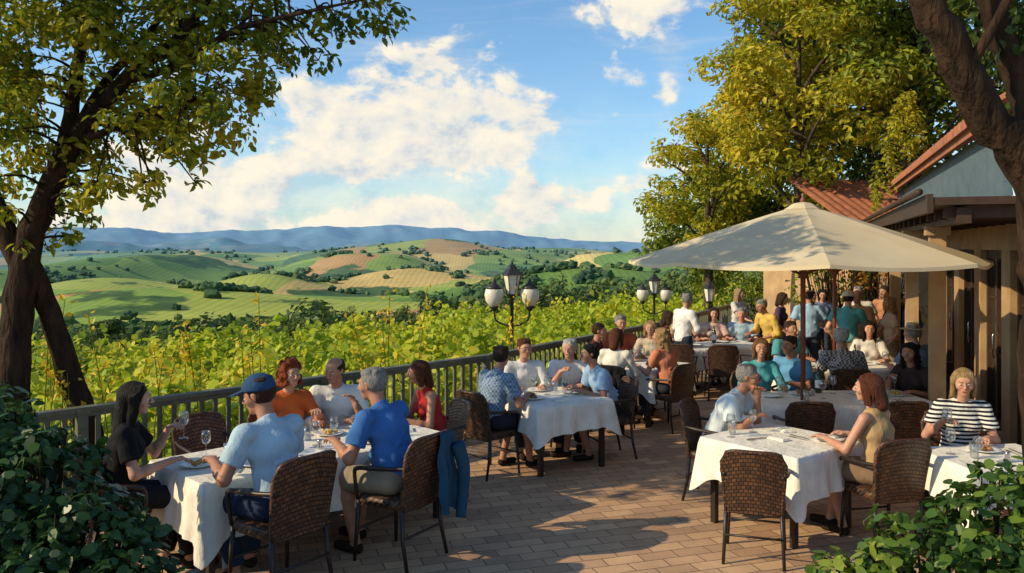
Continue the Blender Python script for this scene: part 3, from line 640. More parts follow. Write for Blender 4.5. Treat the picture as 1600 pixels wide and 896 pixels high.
# ------------------------------------------------------------ parasols
def parasol(x,y,rad,zr,za,label,pole_r=.028,rz=0):
    E=obj('parasol',None,loc=(x,y,0),rz=rz,label=label,category='parasol')
    nr,per=10,8; seg=8*per; V=[];F=[]
    for j in range(nr+1):
        w=max(j/nr,.03)
        for i in range(seg):
            a=2*math.pi*i/seg; fa=(a%(math.pi/4))-math.pi/8; rr=rad*w*math.cos(math.pi/8)/math.cos(fa)
            q=1-(abs(fa)/(math.pi/8))**2
            V.append((rr*math.cos(a),rr*math.sin(a),za-(za-zr)*(w**1.05)-.035*w*q))
    for j in range(nr):
        for i in range(seg): F.append((j*seg+i,j*seg+(i+1)%seg,(j+1)*seg+(i+1)%seg,(j+1)*seg+i))
    b=len(V)
    for i in range(seg): v=V[nr*seg+i]; V.append((v[0]*1.004,v[1]*1.004,v[2]-.035))
    for i in range(seg): F.append((nr*seg+i,nr*seg+(i+1)%seg,b+(i+1)%seg,b+i))
    F=[f[::-1] for f in F]
    obj('canopy',MB().add(V,F).mesh('canopy',False),M_canvas,E)
    obj('vent_cap',MB().lathe([(.0,za+.03),(.10,za+.01),(.20,za-.055)],8).mesh('vent_cap',False),M_canvas,E)
    obj('pole',MB().tube([(0,0,.05),(0,0,za)],pole_r,12).mesh('pole',True),M_wood,E)
    obj('finial',MB().lathe([(.0,za+.13),(.02,za+.11),(.012,za+.08),(.035,za+.05),(.028,za+.02)],12).mesh('finial',True),M_wood,E)
    for i in range(8):
        a=math.pi/4*i; c,s=math.cos(a),math.sin(a)
        obj('rib',MB().tube([(c*.03,s*.03,za-.045),(c*rad*.5,s*rad*.5,za-(za-zr)*.48-.045),(c*rad*.985,s*rad*.985,zr-.015)],.011,5).mesh('rib'),M_wood,E)
        obj('strut',MB().tube([(c*.035,s*.035,zr-.15),(c*rad*.5,s*rad*.5,za-(za-zr)*.48-.05)],.009,5).mesh('strut'),M_wood,E)
    obj('hub',MB().lathe([(.02,zr-.2),(.05,zr-.19),(.05,zr-.12),(.02,zr-.1)],12).mesh('hub',True),M_wood,E)
    obj('base',MB().lathe([(0,.075),(.03,.075),(.05,.07),(.24,.05),(.26,.0),(0,0)],24).mesh('base',True),M_metal,E)
def canvasmat():
    m,nt,out=newmat('cream_canvas'); d=N(nt,'ShaderNodeBsdfDiffuse'); t=N(nt,'ShaderNodeBsdfTranslucent'); tc=N(nt,'ShaderNodeTexCoord')
    col=ramp(nt,noise(nt,tc.outputs['Object'],2.5,4),[(.3,(.70,.58,.38)),(.7,(.80,.69,.47))]); L(nt,col,d.inputs[0]); t.inputs[0].default_value=(.80,.52,.26,1)
    mx=N(nt,'ShaderNodeMixShader'); mx.inputs[0].default_value=.27; L(nt,d.outputs[0],mx.inputs[1]); L(nt,t.outputs[0],mx.inputs[2]); L(nt,mx.outputs[0],out.inputs[0])
    return m
M_canvas=canvasmat()
parasol(3.2,9.15,1.90,2.29,2.91,'large cream canvas parasol with dark wooden pole',rz=math.radians(22.5+10))
parasol(5.0,12.9,1.6,2.2,2.72,'second cream canvas parasol behind the first',rz=.2)
print('people done',time.time()-T0)

# ------------------------------------------------------------ railing
RP=[an(-2.5,7.95),an(2.53,7.95),(-.34,10.96),(2.78,15.7),(5.2,20.2),(8.2,25.5)]
_bal=None
def railing():
    global _bal
    for i in range(len(RP)-1):
        a=Vector((*RP[i],0)); b=Vector((*RP[i+1],0)); ln=(b-a).length; k=max(1,round(ln/2.3)); sl=ln/k; d=(b-a).normalized(); rz=math.atan2(d.y,d.x)
        for q in range(k):
            o=a+d*sl*q
            E=obj('railing',None,loc=o,rz=rz,label='grey green railing panel along the terrace edge',category='railing',group='terrace railing panels')
            obj('handrail',MB().box((sl/2,0,1.0),(sl,.10,.04)).box((sl/2,0,.955),(sl,.05,.05)).mesh('handrail'),M_railwood,E)
            obj('bottom_rail',MB().box((sl/2,0,.31),(sl,.05,.045)).mesh('bottom_rail'),M_railwood,E)
            obj('post',MB().box((0,0,.59),(.085,.085,.74)).box((0,0,.985),(.11,.12,.05)).mesh('post'),M_railwood,E)
            nb=int(sl/.135)
            for j in range(1,nb):
                if _bal is None: _bal=MB().box((0,0,.63),(.042,.026,.60)).mesh('baluster')
                obj('baluster',_bal,M_railwood,E,(sl*j/nb,0,0))
        E=obj('low_wall',MB().box((ln/2,.0,.13),(ln,.24,.27)).box((ln/2,.0,.275),(ln+.02,.30,.04)).mesh('low_wall'),M_stone,None,(a.x,a.y,0),rz,label='low stone kerb wall under the railing',category='wall')
railing()

# ------------------------------------------------------------ lamps
M_lampglass=pmat('frosted_glass',(.75,.70,.58),(.6,.55,.45),rough=.3,spec=.5)
def lantern(E,c,s):
    Ln=obj('lantern',None,parent=E,loc=c)
    obj('lamp_glass',MB().lathe([(.0,.0),(.065*s,.0),(.115*s,.25*s),(.0,.25*s)],6).mesh('lamp_glass'),M_lampglass,Ln)
    mb=MB().lathe([(.0,.44*s),(.012*s,.43*s),(.02*s,.39*s),(.05*s,.37*s),(.07*s,.33*s),(.14*s,.262*s),(.14*s,.25*s),(0,.25*s)],6)
    mb.lathe([(0,-.06*s),(.03*s,-.05*s),(.075*s,-.012*s),(.075*s,.004*s),(0,.004*s)],6)
    for k in range(6):
        a=math.pi/3*k; mb.tube([(.068*s*math.cos(a),.068*s*math.sin(a),0),(.118*s*math.cos(a),.118*s*math.sin(a),.25*s)],.006*s,4)
    obj('lamp_frame',mb.mesh('lamp_frame'),M_metal,Ln)
def globe(E,c,s):
    Ln=obj('lantern',None,parent=E,loc=c)
    obj('lamp_glass',MB().lathe([(.0,.0),(.05*s,.005*s),(.10*s,.07*s),(.118*s,.15*s),(.10*s,.22*s),(.06*s,.25*s),(0,.25*s)],14).mesh('lamp_glass',True),M_lampglass,Ln)
    obj('lamp_frame',MB().lathe([(0,.36*s),(.012*s,.34*s),(.03*s,.29*s),(.10*s,.245*s),(.105*s,.225*s),(0,.23*s)],12).lathe([(0,-.06*s),(.03*s,-.04*s),(.055*s,.0),(.06*s,.02*s),(0,.015*s)],12).mesh('lamp_frame',True),M_metal,Ln)
def lamp(x,y,z0,top,s,triple,label,rz=0):
    E=obj('street_lamp',None,loc=(x,y,z0),rz=rz,label=label,category='street lamp',group='terrace street lamps')
    H=top-z0-.44*s
    obj('post',MB().lathe([(0,0),(.09*s,0),(.09*s,.08),(.05*s,.14),(.032*s,.3),(.026*s,H*.6),(.035*s,H*.62),(.024*s,H*.66),(.022*s,H-.05),(.04*s,H-.03),(0,H)],12).mesh('post',True),M_metal,E)
    lantern(E,(0,0,H),s)
    if triple:
        for sx in (1,-1):
            PP,rr=smooth_path([(0,0,H-.42*s),(sx*.10*s,0,H-.40*s),(sx*.21*s,0,H-.34*s),(sx*.235*s,0,H-.21*s)],[.014*s]*4,4)
            obj('arm',MB().tube(PP,rr,6).mesh('arm',True),M_metal,E); globe(E,(sx*.235*s,0,H-.17*s),1.08*s)
lamp(0,12.2,-.7,2.24,1.12,True,'black lamp post with three frosted lanterns',.1)
lamp(3.35,19.6,-.7,1.85,1.15,True,'distant black lamp post with three lanterns')
lamp(4.25,17.9,-.2,1.75,1.1,False,'black single lantern lamp post on terrace')
lamp(6.7,20.0,-.2,1.8,1.0,False,'single lantern lamp post beside the trees')

# ------------------------------------------------------------ building
M_stucco=pmat('stucco',(.48,.31,.16),(.34,.21,.11),scale=3,rough=.9,bs=.3,bscale=60)
M_dkwood=pmat('dark_timber',(.06,.032,.02),(.035,.02,.013),scale=9,rough=.6,bs=.3,bscale=30)
M_slate=pmat('slate_siding',(.12,.17,.20),(.08,.12,.15),scale=5,rough=.6)
M_tile=pmat('terracotta',(.42,.15,.07),(.25,.09,.05),scale=6,rough=.8,bs=.3,bscale=30)
M_dglass=pmat('dark_window_glass',(.03,.035,.035),(.05,.04,.03),rough=.06,spec=.9)
def tile_roof(w,d0,z0,d1,z1,step=.26):
    n=int(w/step)*8; m=14; V=[];F=[]
    for j in range(m+1):
        for i in range(n+1):
            x=w*i/n; t=j/m; z=z0+(z1-z0)*t+.06*abs(math.sin(math.pi*x/step)); V.append((x,d0+(d1-d0)*t,z))
    k=n+1
    for j in range(m):
        for i in range(n): F.append((j*k+i,j*k+i+1,(j+1)*k+i+1,(j+1)*k+i))
    b=len(V)
    for i in range(n+1): V.append((w*i/n,d0,z0-.05))
    for i in range(n): F.append((i,b+i,b+i+1,i+1))
    return V,F
def building():
    th=math.atan2(.94,.343); E=obj('restaurant_building',None,loc=(5.25,8.0,0),rz=th,label='single storey restaurant with dark canopy and tile roof',category='building')
    Lg=9.6; W=MB(); ops=[(.7,2.1),(2.6,4.0),(4.5,5.9),(6.4,7.8)]
    piers=[(0-.9,.7),(2.1,2.6),(4.0,4.5),(5.9,6.4),(7.8,Lg)]
    for a,b in piers: W.box(((a+b)/2,-.15,1.2),(b-a,.3,2.4))
    W.box((Lg/2-.45,-.15,2.6),(Lg+.9,.3,.4)); W.box((Lg-.15,-2.3,1.4),(.3,4.0,2.8))
    obj('wall',W.mesh('wall'),M_stucco,E)
    for a,b in ops:
        D=obj('door',None,parent=E,loc=((a+b)/2,-.12,0)); w=b-a
        f=MB()
        for x in (-w/2+.04,0,w/2-.04): f.box((x,0,1.2),(.08,.09,2.4))
        for z in (.12,2.34): f.box((0,.003,z),(w-.16,.08,.12))
        f.box((0,.002,1.0),(w-.16,.05,.05)); f.box((0,.002,1.75),(w-.16,.04,.035)); obj('frame',f.mesh('frame'),M_dkwood,D)
        obj('window_pane',MB().box((0,-.01,1.2),(w-.17,.012,2.1)).mesh('window_pane'),M_dglass,D)
        obj('handle',MB().tube([(.07,.06,.95),(.07,.08,1.0),(.07,.08,1.25),(.07,.06,1.3)],.01,6).mesh('handle',True),M_silver,D)
    for x in (1.0,3.6,6.2,8.9):
        mb=MB().box((x,.92,1.33),(.16,.16,2.66)).box((x,.92,.08),(.24,.24,.16)).box((x,.92,2.62),(.24,.24,.1)); obj('column',mb.mesh('column'),M_stucco,E)
    c=MB().box((Lg/2-.2,.55,2.86),(Lg+1.4,1.3,.07)); c.box((Lg/2-.2,1.21,2.84),(Lg+1.42,.05,.17)); c.box((Lg/2-.2,.92,2.73),(Lg+1.2,.12,.14))
    for i in range(17): c.box((-.7+i*.62,.5,2.76),(.08,1.15,.10))
    obj('canopy',c.mesh('canopy'),M_dkwood,E)
    s=MB()
    for i in range(5): s.box((Lg/2,.52,2.985+i*.135),(Lg+1.0,.08,.14),rx=math.radians(-8))
    obj('siding',s.mesh('siding'),M_slate,E)
    V,F=tile_roof(Lg+1.3,.78,3.68,-2.6,5.6); V=[(x-.65,y,z) for x,y,z in V]; mb=MB().add(V,F)
    obj('roof',mb.mesh('roof',True),M_tile,E); obj('fascia',MB().box((Lg/2,.70,3.60),(Lg+1.3,.05,.09)).mesh('fascia'),M_tile,E)
    obj('gutter',MB().tube([(-.8,1.29,2.95),(Lg+.5,1.29,2.95)],.035,8).mesh('gutter',True),M_dkwood,E)
    E2=obj('annex_building',None,loc=(7.35,17.9,0),rz=math.radians(20),label='lower annex with terracotta tile roof among trees',category='building')
    obj('wall',MB().box((2.5,1.6,1.45),(5,3.0,2.9)).mesh('wall'),M_stucco,E2)
    V,F=tile_roof(5.8,-.3,2.9,1.7,4.0); mb=MB().add([(x-.4,y,z) for x,y,z in V],F); obj('roof',mb.mesh('roof',True),M_tile,E2)
    for x in (1.2,3.3): obj('window',MB().box((x,.085,1.5),(.9,.04,1.1)).mesh('window'),M_dglass,E2)
building()

# ------------------------------------------------------------ terrain
def vn(x,y,seed=0):
    xi=np.floor(x).astype(np.int64); yi=np.floor(y).astype(np.int64); fx=x-xi; fy=y-yi
    def hsh(a,b):
        n=(a*374761393+b*668265263+seed*1442695041)&0xffffffff; n=((n^(n>>13))*1274126177)&0xffffffff; return ((n^(n>>16))&0xffff)/65535.0
    fx=fx*fx*(3-2*fx); fy=fy*fy*(3-2*fy)
    return (hsh(xi,yi)*(1-fx)+hsh(xi+1,yi)*fx)*(1-fy)+(hsh(xi,yi+1)*(1-fx)+hsh(xi+1,yi+1)*fx)*fy
def fbm(x,y,seed=0,o=4):
    v=0;a=.5;t=0
    for i in range(o): v=v+a*vn(x*2**i+i*17.3,y*2**i-i*9.1,seed+i); t+=a; a*=.5
    return v/t
def edist(x,y): return np.minimum((y-x)*SQ-7.95,-.835*(x+.34)+.55*(y-10.96))
hr=random.Random(21)
HILLS=[(-205,1250,120,160,56),(-560,1350,150,170,56),(-400,820,95,110,30),(-90,1750,180,200,66),(-260,560,130,95,18),(45,700,105,100,20),(-700,1900,220,220,72),(-330,1850,160,200,72),(250,1500,150,200,46),(150,2250,230,240,74),(-1000,2500,300,280,100),(-480,2550,220,280,92),(-30,2750,260,280,88),(-620,1020,110,130,38),(-120,960,100,115,27),(190,1000,105,130,30)]
for i in range(44):
    d=math.exp(hr.uniform(math.log(800),math.log(4400))); q=hr.uniform(-.75,.45); HILLS.append((q*d,d,d*hr.uniform(.045,.10),d*hr.uniform(.06,.10),hr.uniform(14,30)*d/1300))
def height(x,y):
    x=np.asarray(x,float); y=np.asarray(y,float); r=np.hypot(x,y); e=edist(x,y); q=x/np.maximum(y,1)
    z=np.interp(e,[0,9,14,24,45,90,160,300,600,1000,1700,2600,3600,4400,7000],[-.8,-.9,-2.2,-5.5,-10,-17,-23,-33,-50,-68,-82,-84,-75,-40,10])
    for hx_,hy_,rx,ry,hh in HILLS: z=z+hh*np.exp(-((x-hx_)/rx)**2-((y-hy_)/ry)**2)
    amp=np.interp(r,[60,250,500,1000,2500,5000],[0,2,4,7,14,30])
    z=z+amp*(fbm(x/170+3.1,y/260,11,4)-.5)
    cap=-r*.007-1; z=np.where((r<4300)&(r>500)&(z>cap),cap+(z-cap)*.3,z)
    prof=np.interp(q,[-.7,-.5,-.4,-.3,-.22,-.14,-.06,.02,.1,.2,.4],[.58,.62,.58,.68,.88,1.0,.92,.72,.60,.5,.4])
    m=np.exp(-((r-7400)/800)**2)*(prof*215+90*(fbm(q*22,r/900,5,5)-.5)); m2=np.exp(-((r-5200)/450)**2)*(75+170*(fbm(q*11+5,r/900,8,4)-.5))
    z=z+m+m2+np.where(r>8200,-(r-8200)*.03,0)
    return z
def terrain():
    az=np.radians(np.linspace(-78,88,640)); rr=np.concatenate([np.linspace(2,30,24)[:-1],np.geomspace(30,11000,460)])
    RR,AA=np.meshgrid(rr,az,indexing='ij'); X=RR*np.sin(AA); Y=RR*np.cos(AA); Z=height(X,Y)
    V=np.stack([X,Y,Z],-1).reshape(-1,3); n=len(az); I=np.arange(len(rr)*n).reshape(len(rr),n)
    F=np.stack([I[:-1,:-1],I[:-1,1:],I[1:,1:],I[1:,:-1]],-1).reshape(-1,4)[:,::-1]
    me=fast_mesh('terrain',V,F)
    m,nt,out=newmat('rolling_fields'); b=N(nt,'ShaderNodeBsdfPrincipled'); b.inputs['Roughness'].default_value=.95; b.inputs['Specular IOR Level'].default_value=.05
    L(nt,b.outputs[0],out.inputs[0]); g=N(nt,'ShaderNodeNewGeometry'); pos=g.outputs['Position']
    mp=N(nt,'ShaderNodeMapping'); mp.inputs['Scale'].default_value=(1/120,1/130,0); mp.inputs['Rotation'].default_value=(0,0,.3); L(nt,pos,mp.inputs[0])
    wn=N(nt,'ShaderNodeTexNoise'); wn.inputs['Scale'].default_value=.9; wn.inputs['Detail'].default_value=2; L(nt,mp.outputs[0],wn.inputs['Vector'])
    va=N(nt,'ShaderNodeVectorMath',operation='MULTIPLY_ADD'); L(nt,wn.outputs['Color'],va.inputs[0]); va.inputs[1].default_value=(.9,.9,0); L(nt,mp.outputs[0],va.inputs[2])
    vo=N(nt,'ShaderNodeTexVoronoi'); vo.voronoi_dimensions='2D'; vo.inputs['Scale'].default_value=1; L(nt,va.outputs[0],vo.inputs['Vector'])
    sp=N(nt,'ShaderNodeSeparateColor'); L(nt,vo.outputs['Color'],sp.inputs[0])
    col=ramp(nt,sp.outputs[0],[(0,(.15,.26,.05)),(.16,(.26,.37,.065)),(.30,(.40,.44,.08)),(.42,(.18,.29,.05)),(.52,(.70,.48,.16)),(.64,(.55,.30,.11)),(.72,(.30,.40,.07)),(.82,(.68,.54,.19)),(.92,(.16,.27,.05))],'CONSTANT')
    wv=N(nt,'ShaderNodeTexWave'); wv.inputs['Scale'].default_value=.05; wv.inputs['Distortion'].default_value=1.5; wv.inputs['Detail'].default_value=1
    va2=N(nt,'ShaderNodeVectorMath',operation='MULTIPLY_ADD'); L(nt,vo.outputs['Color'],va2.inputs[0]); va2.inputs[1].default_value=(500,500,0); L(nt,pos,va2.inputs[2]); L(nt,va2.outputs[0],wv.inputs['Vector'])
    mxw=N(nt,'ShaderNodeMix',data_type='RGBA',blend_type='MULTIPLY'); mxw.inputs[0].default_value=.18; L(nt,col,mxw.inputs[6]); L(nt,wv.outputs['Color'],mxw.inputs[7])
    f1=noise(nt,pos,.03,5); 
    mx=N(nt,'ShaderNodeMix',data_type='RGBA',blend_type='MULTIPLY'); mx.inputs[0].default_value=.5; L(nt,mxw.outputs[2],mx.inputs[6]); L(nt,ramp(nt,f1,[(.3,(.6,.65,.6)),(.7,(1.2,1.15,1.1))]),mx.inputs[7])
    f2=noise(nt,pos,.005,6,.6); wm=ramp(nt,f2,[(.565,(0,0,0)),(.585,(1,1,1))])
    mw=N(nt,'ShaderNodeMix',data_type='RGBA'); L(nt,wm,mw.inputs[0]); L(nt,mx.outputs[2],mw.inputs[6]); L(nt,ramp(nt,noise(nt,pos,.06,5),[(.3,(.03,.065,.02)),(.7,(.09,.15,.035))]),mw.inputs[7])
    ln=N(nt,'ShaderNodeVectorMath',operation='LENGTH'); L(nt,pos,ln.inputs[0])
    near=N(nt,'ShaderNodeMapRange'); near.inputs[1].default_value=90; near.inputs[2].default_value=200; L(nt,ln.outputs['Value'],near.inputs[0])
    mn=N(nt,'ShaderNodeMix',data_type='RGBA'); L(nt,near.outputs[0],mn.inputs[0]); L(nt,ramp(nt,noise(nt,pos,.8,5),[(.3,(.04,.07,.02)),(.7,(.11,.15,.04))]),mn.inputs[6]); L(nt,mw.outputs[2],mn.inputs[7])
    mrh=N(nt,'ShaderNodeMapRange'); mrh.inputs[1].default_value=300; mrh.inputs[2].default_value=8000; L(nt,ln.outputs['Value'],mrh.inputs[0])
    hz=ramp(nt,mrh.outputs[0],[(0,(0,0,0)),(.12,(.20,.20,.20)),(.3,(.50,.50,.50)),(.5,(.82,.82,.82)),(.9,(.97,.97,.97))])  # aerial haze painted into the base colour, stronger with distance
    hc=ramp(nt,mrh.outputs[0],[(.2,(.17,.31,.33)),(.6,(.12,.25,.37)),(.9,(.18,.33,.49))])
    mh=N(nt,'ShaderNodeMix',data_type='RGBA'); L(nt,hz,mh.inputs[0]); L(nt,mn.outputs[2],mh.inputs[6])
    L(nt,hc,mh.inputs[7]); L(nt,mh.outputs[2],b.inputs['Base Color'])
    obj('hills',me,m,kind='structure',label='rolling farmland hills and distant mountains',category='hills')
terrain()
# terrace
def terrace():
    pts=[RP[0],RP[1],RP[2],RP[3],RP[4],RP[5],(22,26),(22,-3),(-9,-3)]
    n=len(pts); V=[(x,y,0) for x,y in pts]+[(x,y,-1.2) for x,y in pts]
    F=[tuple(range(n-1,-1,-1)),tuple(range(n,2*n))]+[(i,(i+1)%n,(i+1)%n+n,i+n) for i in range(n)]
    m,nt,out=newmat('brick_pavers'); b=N(nt,'ShaderNodeBsdfPrincipled'); L(nt,b.outputs[0],out.inputs[0]); b.inputs['Roughness'].default_value=.75; b.inputs['Specular IOR Level'].default_value=.25
    g=N(nt,'ShaderNodeNewGeometry'); pos=g.outputs['Position']; mp=N(nt,'ShaderNodeMapping'); mp.inputs['Rotation'].default_value=(0,0,math.radians(-18)); L(nt,pos,mp.inputs[0])
    wob=N(nt,'ShaderNodeTexNoise'); wob.inputs['Scale'].default_value=3; L(nt,pos,wob.inputs['Vector']); vm=N(nt,'ShaderNodeVectorMath',operation='MULTIPLY_ADD'); L(nt,wob.outputs['Color'],vm.inputs[0]); vm.inputs[1].default_value=(.03,.03,0); L(nt,mp.outputs[0],vm.inputs[2])
    br=N(nt,'ShaderNodeTexBrick'); br.inputs['Scale'].default_value=1; br.inputs['Brick Width'].default_value=.30; br.inputs['Row Height'].default_value=.15; br.inputs['Mortar Size'].default_value=.006; br.inputs['Mortar Smooth'].default_value=.3
    br.inputs['Bias'].default_value=0; br.inputs['Color1'].default_value=(.62,.40,.235,1); br.inputs['Color2'].default_value=(.40,.245,.15,1); br.inputs['Mortar'].default_value=(.20,.13,.085,1); L(nt,vm.outputs[0],br.inputs['Vector'])
    mx=N(nt,'ShaderNodeMix',data_type='RGBA',blend_type='MULTIPLY'); mx.inputs[0].default_value=.8; L(nt,br.outputs['Color'],mx.inputs[6]); L(nt,ramp(nt,noise(nt,pos,1.3,6,.65),[(.3,(.70,.68,.68)),(.7,(1.15,1.12,1.05))]),mx.inputs[7])
    L(nt,mx.outputs[2],b.inputs['Base Color'])
    ad=N(nt,'ShaderNodeMath',operation='MULTIPLY_ADD'); L(nt,br.outputs['Fac'],ad.inputs[0]); ad.inputs[1].default_value=-1.2; L(nt,noise(nt,pos,25,4),ad.inputs[2]); bump(nt,ad.outputs[0],.5,.008,b)
    me=MB().add(V,F).mesh('terrace'); obj('terrace_pavement',me,m,kind='structure',label='brick paved restaurant terrace floor',category='pavement')
terrace()

# ------------------------------------------------------------ foliage
def leafmesh(P,Nm,size,shape=((.0,.0),(.35,.28),(.7,.2),(1,0)),droop=.3,var=.35):
    P=np.asarray(P); n=len(P); Nm=Nm+R.normal(0,.45,(n,3)); Nm/=np.linalg.norm(Nm,axis=1)[:,None]+1e-9
    T=R.normal(0,1,(n,3)); T[:,2]-=droop; T-=(T*Nm).sum(1)[:,None]*Nm; T/=np.linalg.norm(T,axis=1)[:,None]+1e-9
    B=np.cross(Nm,T); Ls=(size*(1+var*R.uniform(-1,1,n)))[:,None]
    pl=[];pr=[]
    for t,w in shape[1:-1]:
        pl.append(P+T*Ls*t+B*Ls*w+Nm*Ls*.08); pr.append(P+T*Ls*t-B*Ls*w+Nm*Ls*.08)
    allp=[P]+pl+[P+T*Ls-Nm*Ls*.12]+pr[::-1]; k=len(allp)
    V=np.stack(allp,1).reshape(-1,3); return V,np.arange(n*k).reshape(n,k)
DIA=((0,0),(.45,.27),(1,0))
def clumps(cl,dens,out_bias=.5):
    P=[];Nn=[]
    for c,r,f in cl:
        n=int(dens*f*(r if np.isscalar(r) else np.mean(r))**2); d=R.normal(0,1,(n,3)); d/=np.linalg.norm(d,axis=1)[:,None]
        rad=R.uniform(.25,1.0,n)**out_bias; P.append(np.array(c)+d*rad[:,None]*np.array(r)); q=d.copy(); q[:,2]+=.7; Nn.append(q)
    return np.concatenate(P),np.concatenate(Nn)
def tree(x,y,z0,label,limbs,cl,dens,lsize,lm,bm,shape=DIA,twig=.02,sub=1,seg=9):
    E=obj('tree',None,loc=(x,y,z0),label=label,category='tree'); o=np.array([x,y,z0])
    mb=MB(); allp=[];allr=[]
    for P,r in limbs:
        PP,rr=smooth_path(P,r,5); 
        k=R.normal(0,1,(len(PP),3))*rr[:,None]*.10; PP=PP+k; mb.tube(PP-o,rr,seg); allp.append(PP[len(PP)//4:]); allr.append(rr[len(PP)//4:])
    ap=np.concatenate(allp); ar=np.concatenate(allr)
    for c,r,f in cl:
        c=np.array(c,float); rm=r if np.isscalar(r) else float(np.mean(r))
        dd=np.linalg.norm(ap-c,axis=1)+.6*np.maximum(0,ap[:,2]-c[2]); i=int(np.argmin(dd)); a=ap[i]; m1=a*.6+c*.4+np.array([0,0,.12*np.linalg.norm(c-a)]); tr=min(twig*1.6,ar[i]*.8)
        PP,rr=smooth_path([a,m1,c],[tr,tr*.6,tr*.3],3); mb.tube(PP-o,rr,5)
        for s in range(sub):
            d=R.normal(0,1,3); d/=np.linalg.norm(d); e=c+d*rm*.8; mb.tube([c-o,(c+e)/2-o+[0,0,.05*rm],e-o],[tr*.35,tr*.25,tr*.12],4)
    obj('trunk',mb.mesh('trunk',True),bm,E)
    P,Nn=clumps(cl,dens); V,F=leafmesh(P-o,Nn,lsize,shape); obj('crown',fast_mesh('crown',V,F,False),lm,E)
LM_left=leafmat('left_leaves',[(.03,.06,.006),(.08,.13,.01),(.19,.22,.015),(.36,.33,.02),(.50,.38,.03)],.46)
LM_yel=leafmat('yellow_leaves',[(.14,.16,.012),(.30,.31,.02),(.50,.43,.03),(.64,.48,.04)],.42,bigscale=.35)
LM_grn=leafmat('green_leaves',[(.04,.08,.01),(.13,.18,.015),(.26,.29,.025),(.38,.34,.03)],.36,bigscale=.35)
LM_dk=leafmat('dark_leaves',[(.015,.035,.008),(.035,.07,.012),(.08,.12,.018),(.14,.16,.02)],.28)
LM_bush=leafmat('bush_leaves',[(.008,.025,.010),(.018,.052,.016),(.038,.09,.022),(.08,.14,.03)],.22,.35,bigscale=1.5)  # shade on the left shrub is put into these darker leaf colours
LM_vine=leafmat('vine_leaves',[(.13,.19,.012),(.28,.38,.02),(.46,.50,.03),(.66,.54,.05)],.4,bigscale=.5)
LM_wood=leafmat('wood_leaves',[(.02,.045,.015),(.045,.085,.022),(.10,.14,.03),(.19,.21,.04)],.15,bigscale=.05)

# left tree
limbs=[([(-4.55,7.5,-.9),(-4.5,7.5,.4),(-4.48,7.5,1.23),(-4.40,7.5,2.19),(-4.21,7.45,2.82),(-3.87,7.4,3.39),(-3.41,7.3,3.9),(-3.0,7.2,4.16),(-2.6,7.0,4.45)],[.19,.16,.145,.13,.11,.085,.062,.045,.03]),
([(-4.21,7.45,2.82),(-4.06,7.6,3.5),(-3.95,7.6,4.19),(-3.76,7.5,4.9),(-3.5,7.4,5.8)],[.09,.07,.055,.04,.02]),
([(-4.40,7.5,2.19),(-4.7,7.4,3.1),(-5.0,7.4,4.2),(-5.1,7.3,5.4)],[.10,.085,.07,.04]),
([(-3.41,7.3,3.9),(-2.85,7.1,4.0),(-2.28,6.9,4.25),(-1.7,6.8,4.36),(-1.2,6.8,4.47)],[.04,.032,.024,.016,.008]),
([(-3.87,7.4,3.39),(-3.5,7.2,3.45),(-3.1,7.1,3.6),(-2.6,7.0,3.7)],[.045,.034,.024,.01]),
([(-4.0,7.4,3.2),(-3.75,7.6,3.9),(-3.3,7.7,4.5),(-2.9,7.7,5.2)],[.05,.045,.03,.015]),
([(-3.95,7.9,-.9),(-4.0,7.9,.5),(-4.12,7.85,1.1),(-4.27,7.75,1.7),(-4.40,7.6,2.3)],[.15,.13,.115,.10,.09])]
cc=[(-4.33,4.3,.5),(-3.76,4.45,.5),(-3.13,4.4,.42),(-2.62,4.35,.36),(-2.16,4.5,.28),(-1.72,4.45,.2),(-1.3,4.5,.22),(-1.5,4.75,.25),(-4.25,3.62,.42),(-3.7,3.95,.4),(-3.24,3.72,.36),(-2.68,3.79,.32),(-2.4,4.0,.3),(-2.56,3.5,.24),(-2.9,3.36,.25),(-3.25,3.4,.26),(-3.42,3.05,.2),(-3.64,2.9,.2),(-3.0,2.98,.16),(-4.04,2.8,.2),(-4.5,3.05,.3),(-4.13,2.55,.14),(-2.05,4.22,.18),(-1.77,4.15,.14),(-3.9,3.3,.3),(-2.4,4.7,.4),(-3.2,4.9,.5),(-4.0,5.1,.6),(-3.3,5.7,.6),(-4.6,5.6,.7),(-2.6,5.3,.5),(-4.7,4.6,.5),(-1.05,4.55,.13),(-2.95,4.05,.32),(-3.5,4.3,.3),(-2.3,3.75,.2),(-2.2,4.05,.22),(-2.75,3.6,.25),(-4.6,3.9,.4),(-4.3,3.3,.3)]  # highest clumps sit unseen above the view, added to cast dappled shade
cl=[]
for cx,cz,r in cc:
    cl.append(((cx,7.2+rnd.uniform(-.45,.5),cz),(r,r*1.3,r*.75),1))
    for k in range(3): cl.append(((cx+rnd.uniform(-1,1)*r,7.3+rnd.uniform(-.8,.8),cz+rnd.uniform(-.8,.8)*r),(r*.5,r*.5,r*.35),1.5))
tree(-4.55,7.5,-.9,'large leafy tree with leaning trunk beside railing',limbs,cl,1800,.085,LM_left,M_bark,shape=((0,0),(.3,.24),(.65,.2),(1,0)),sub=3,twig=.011)
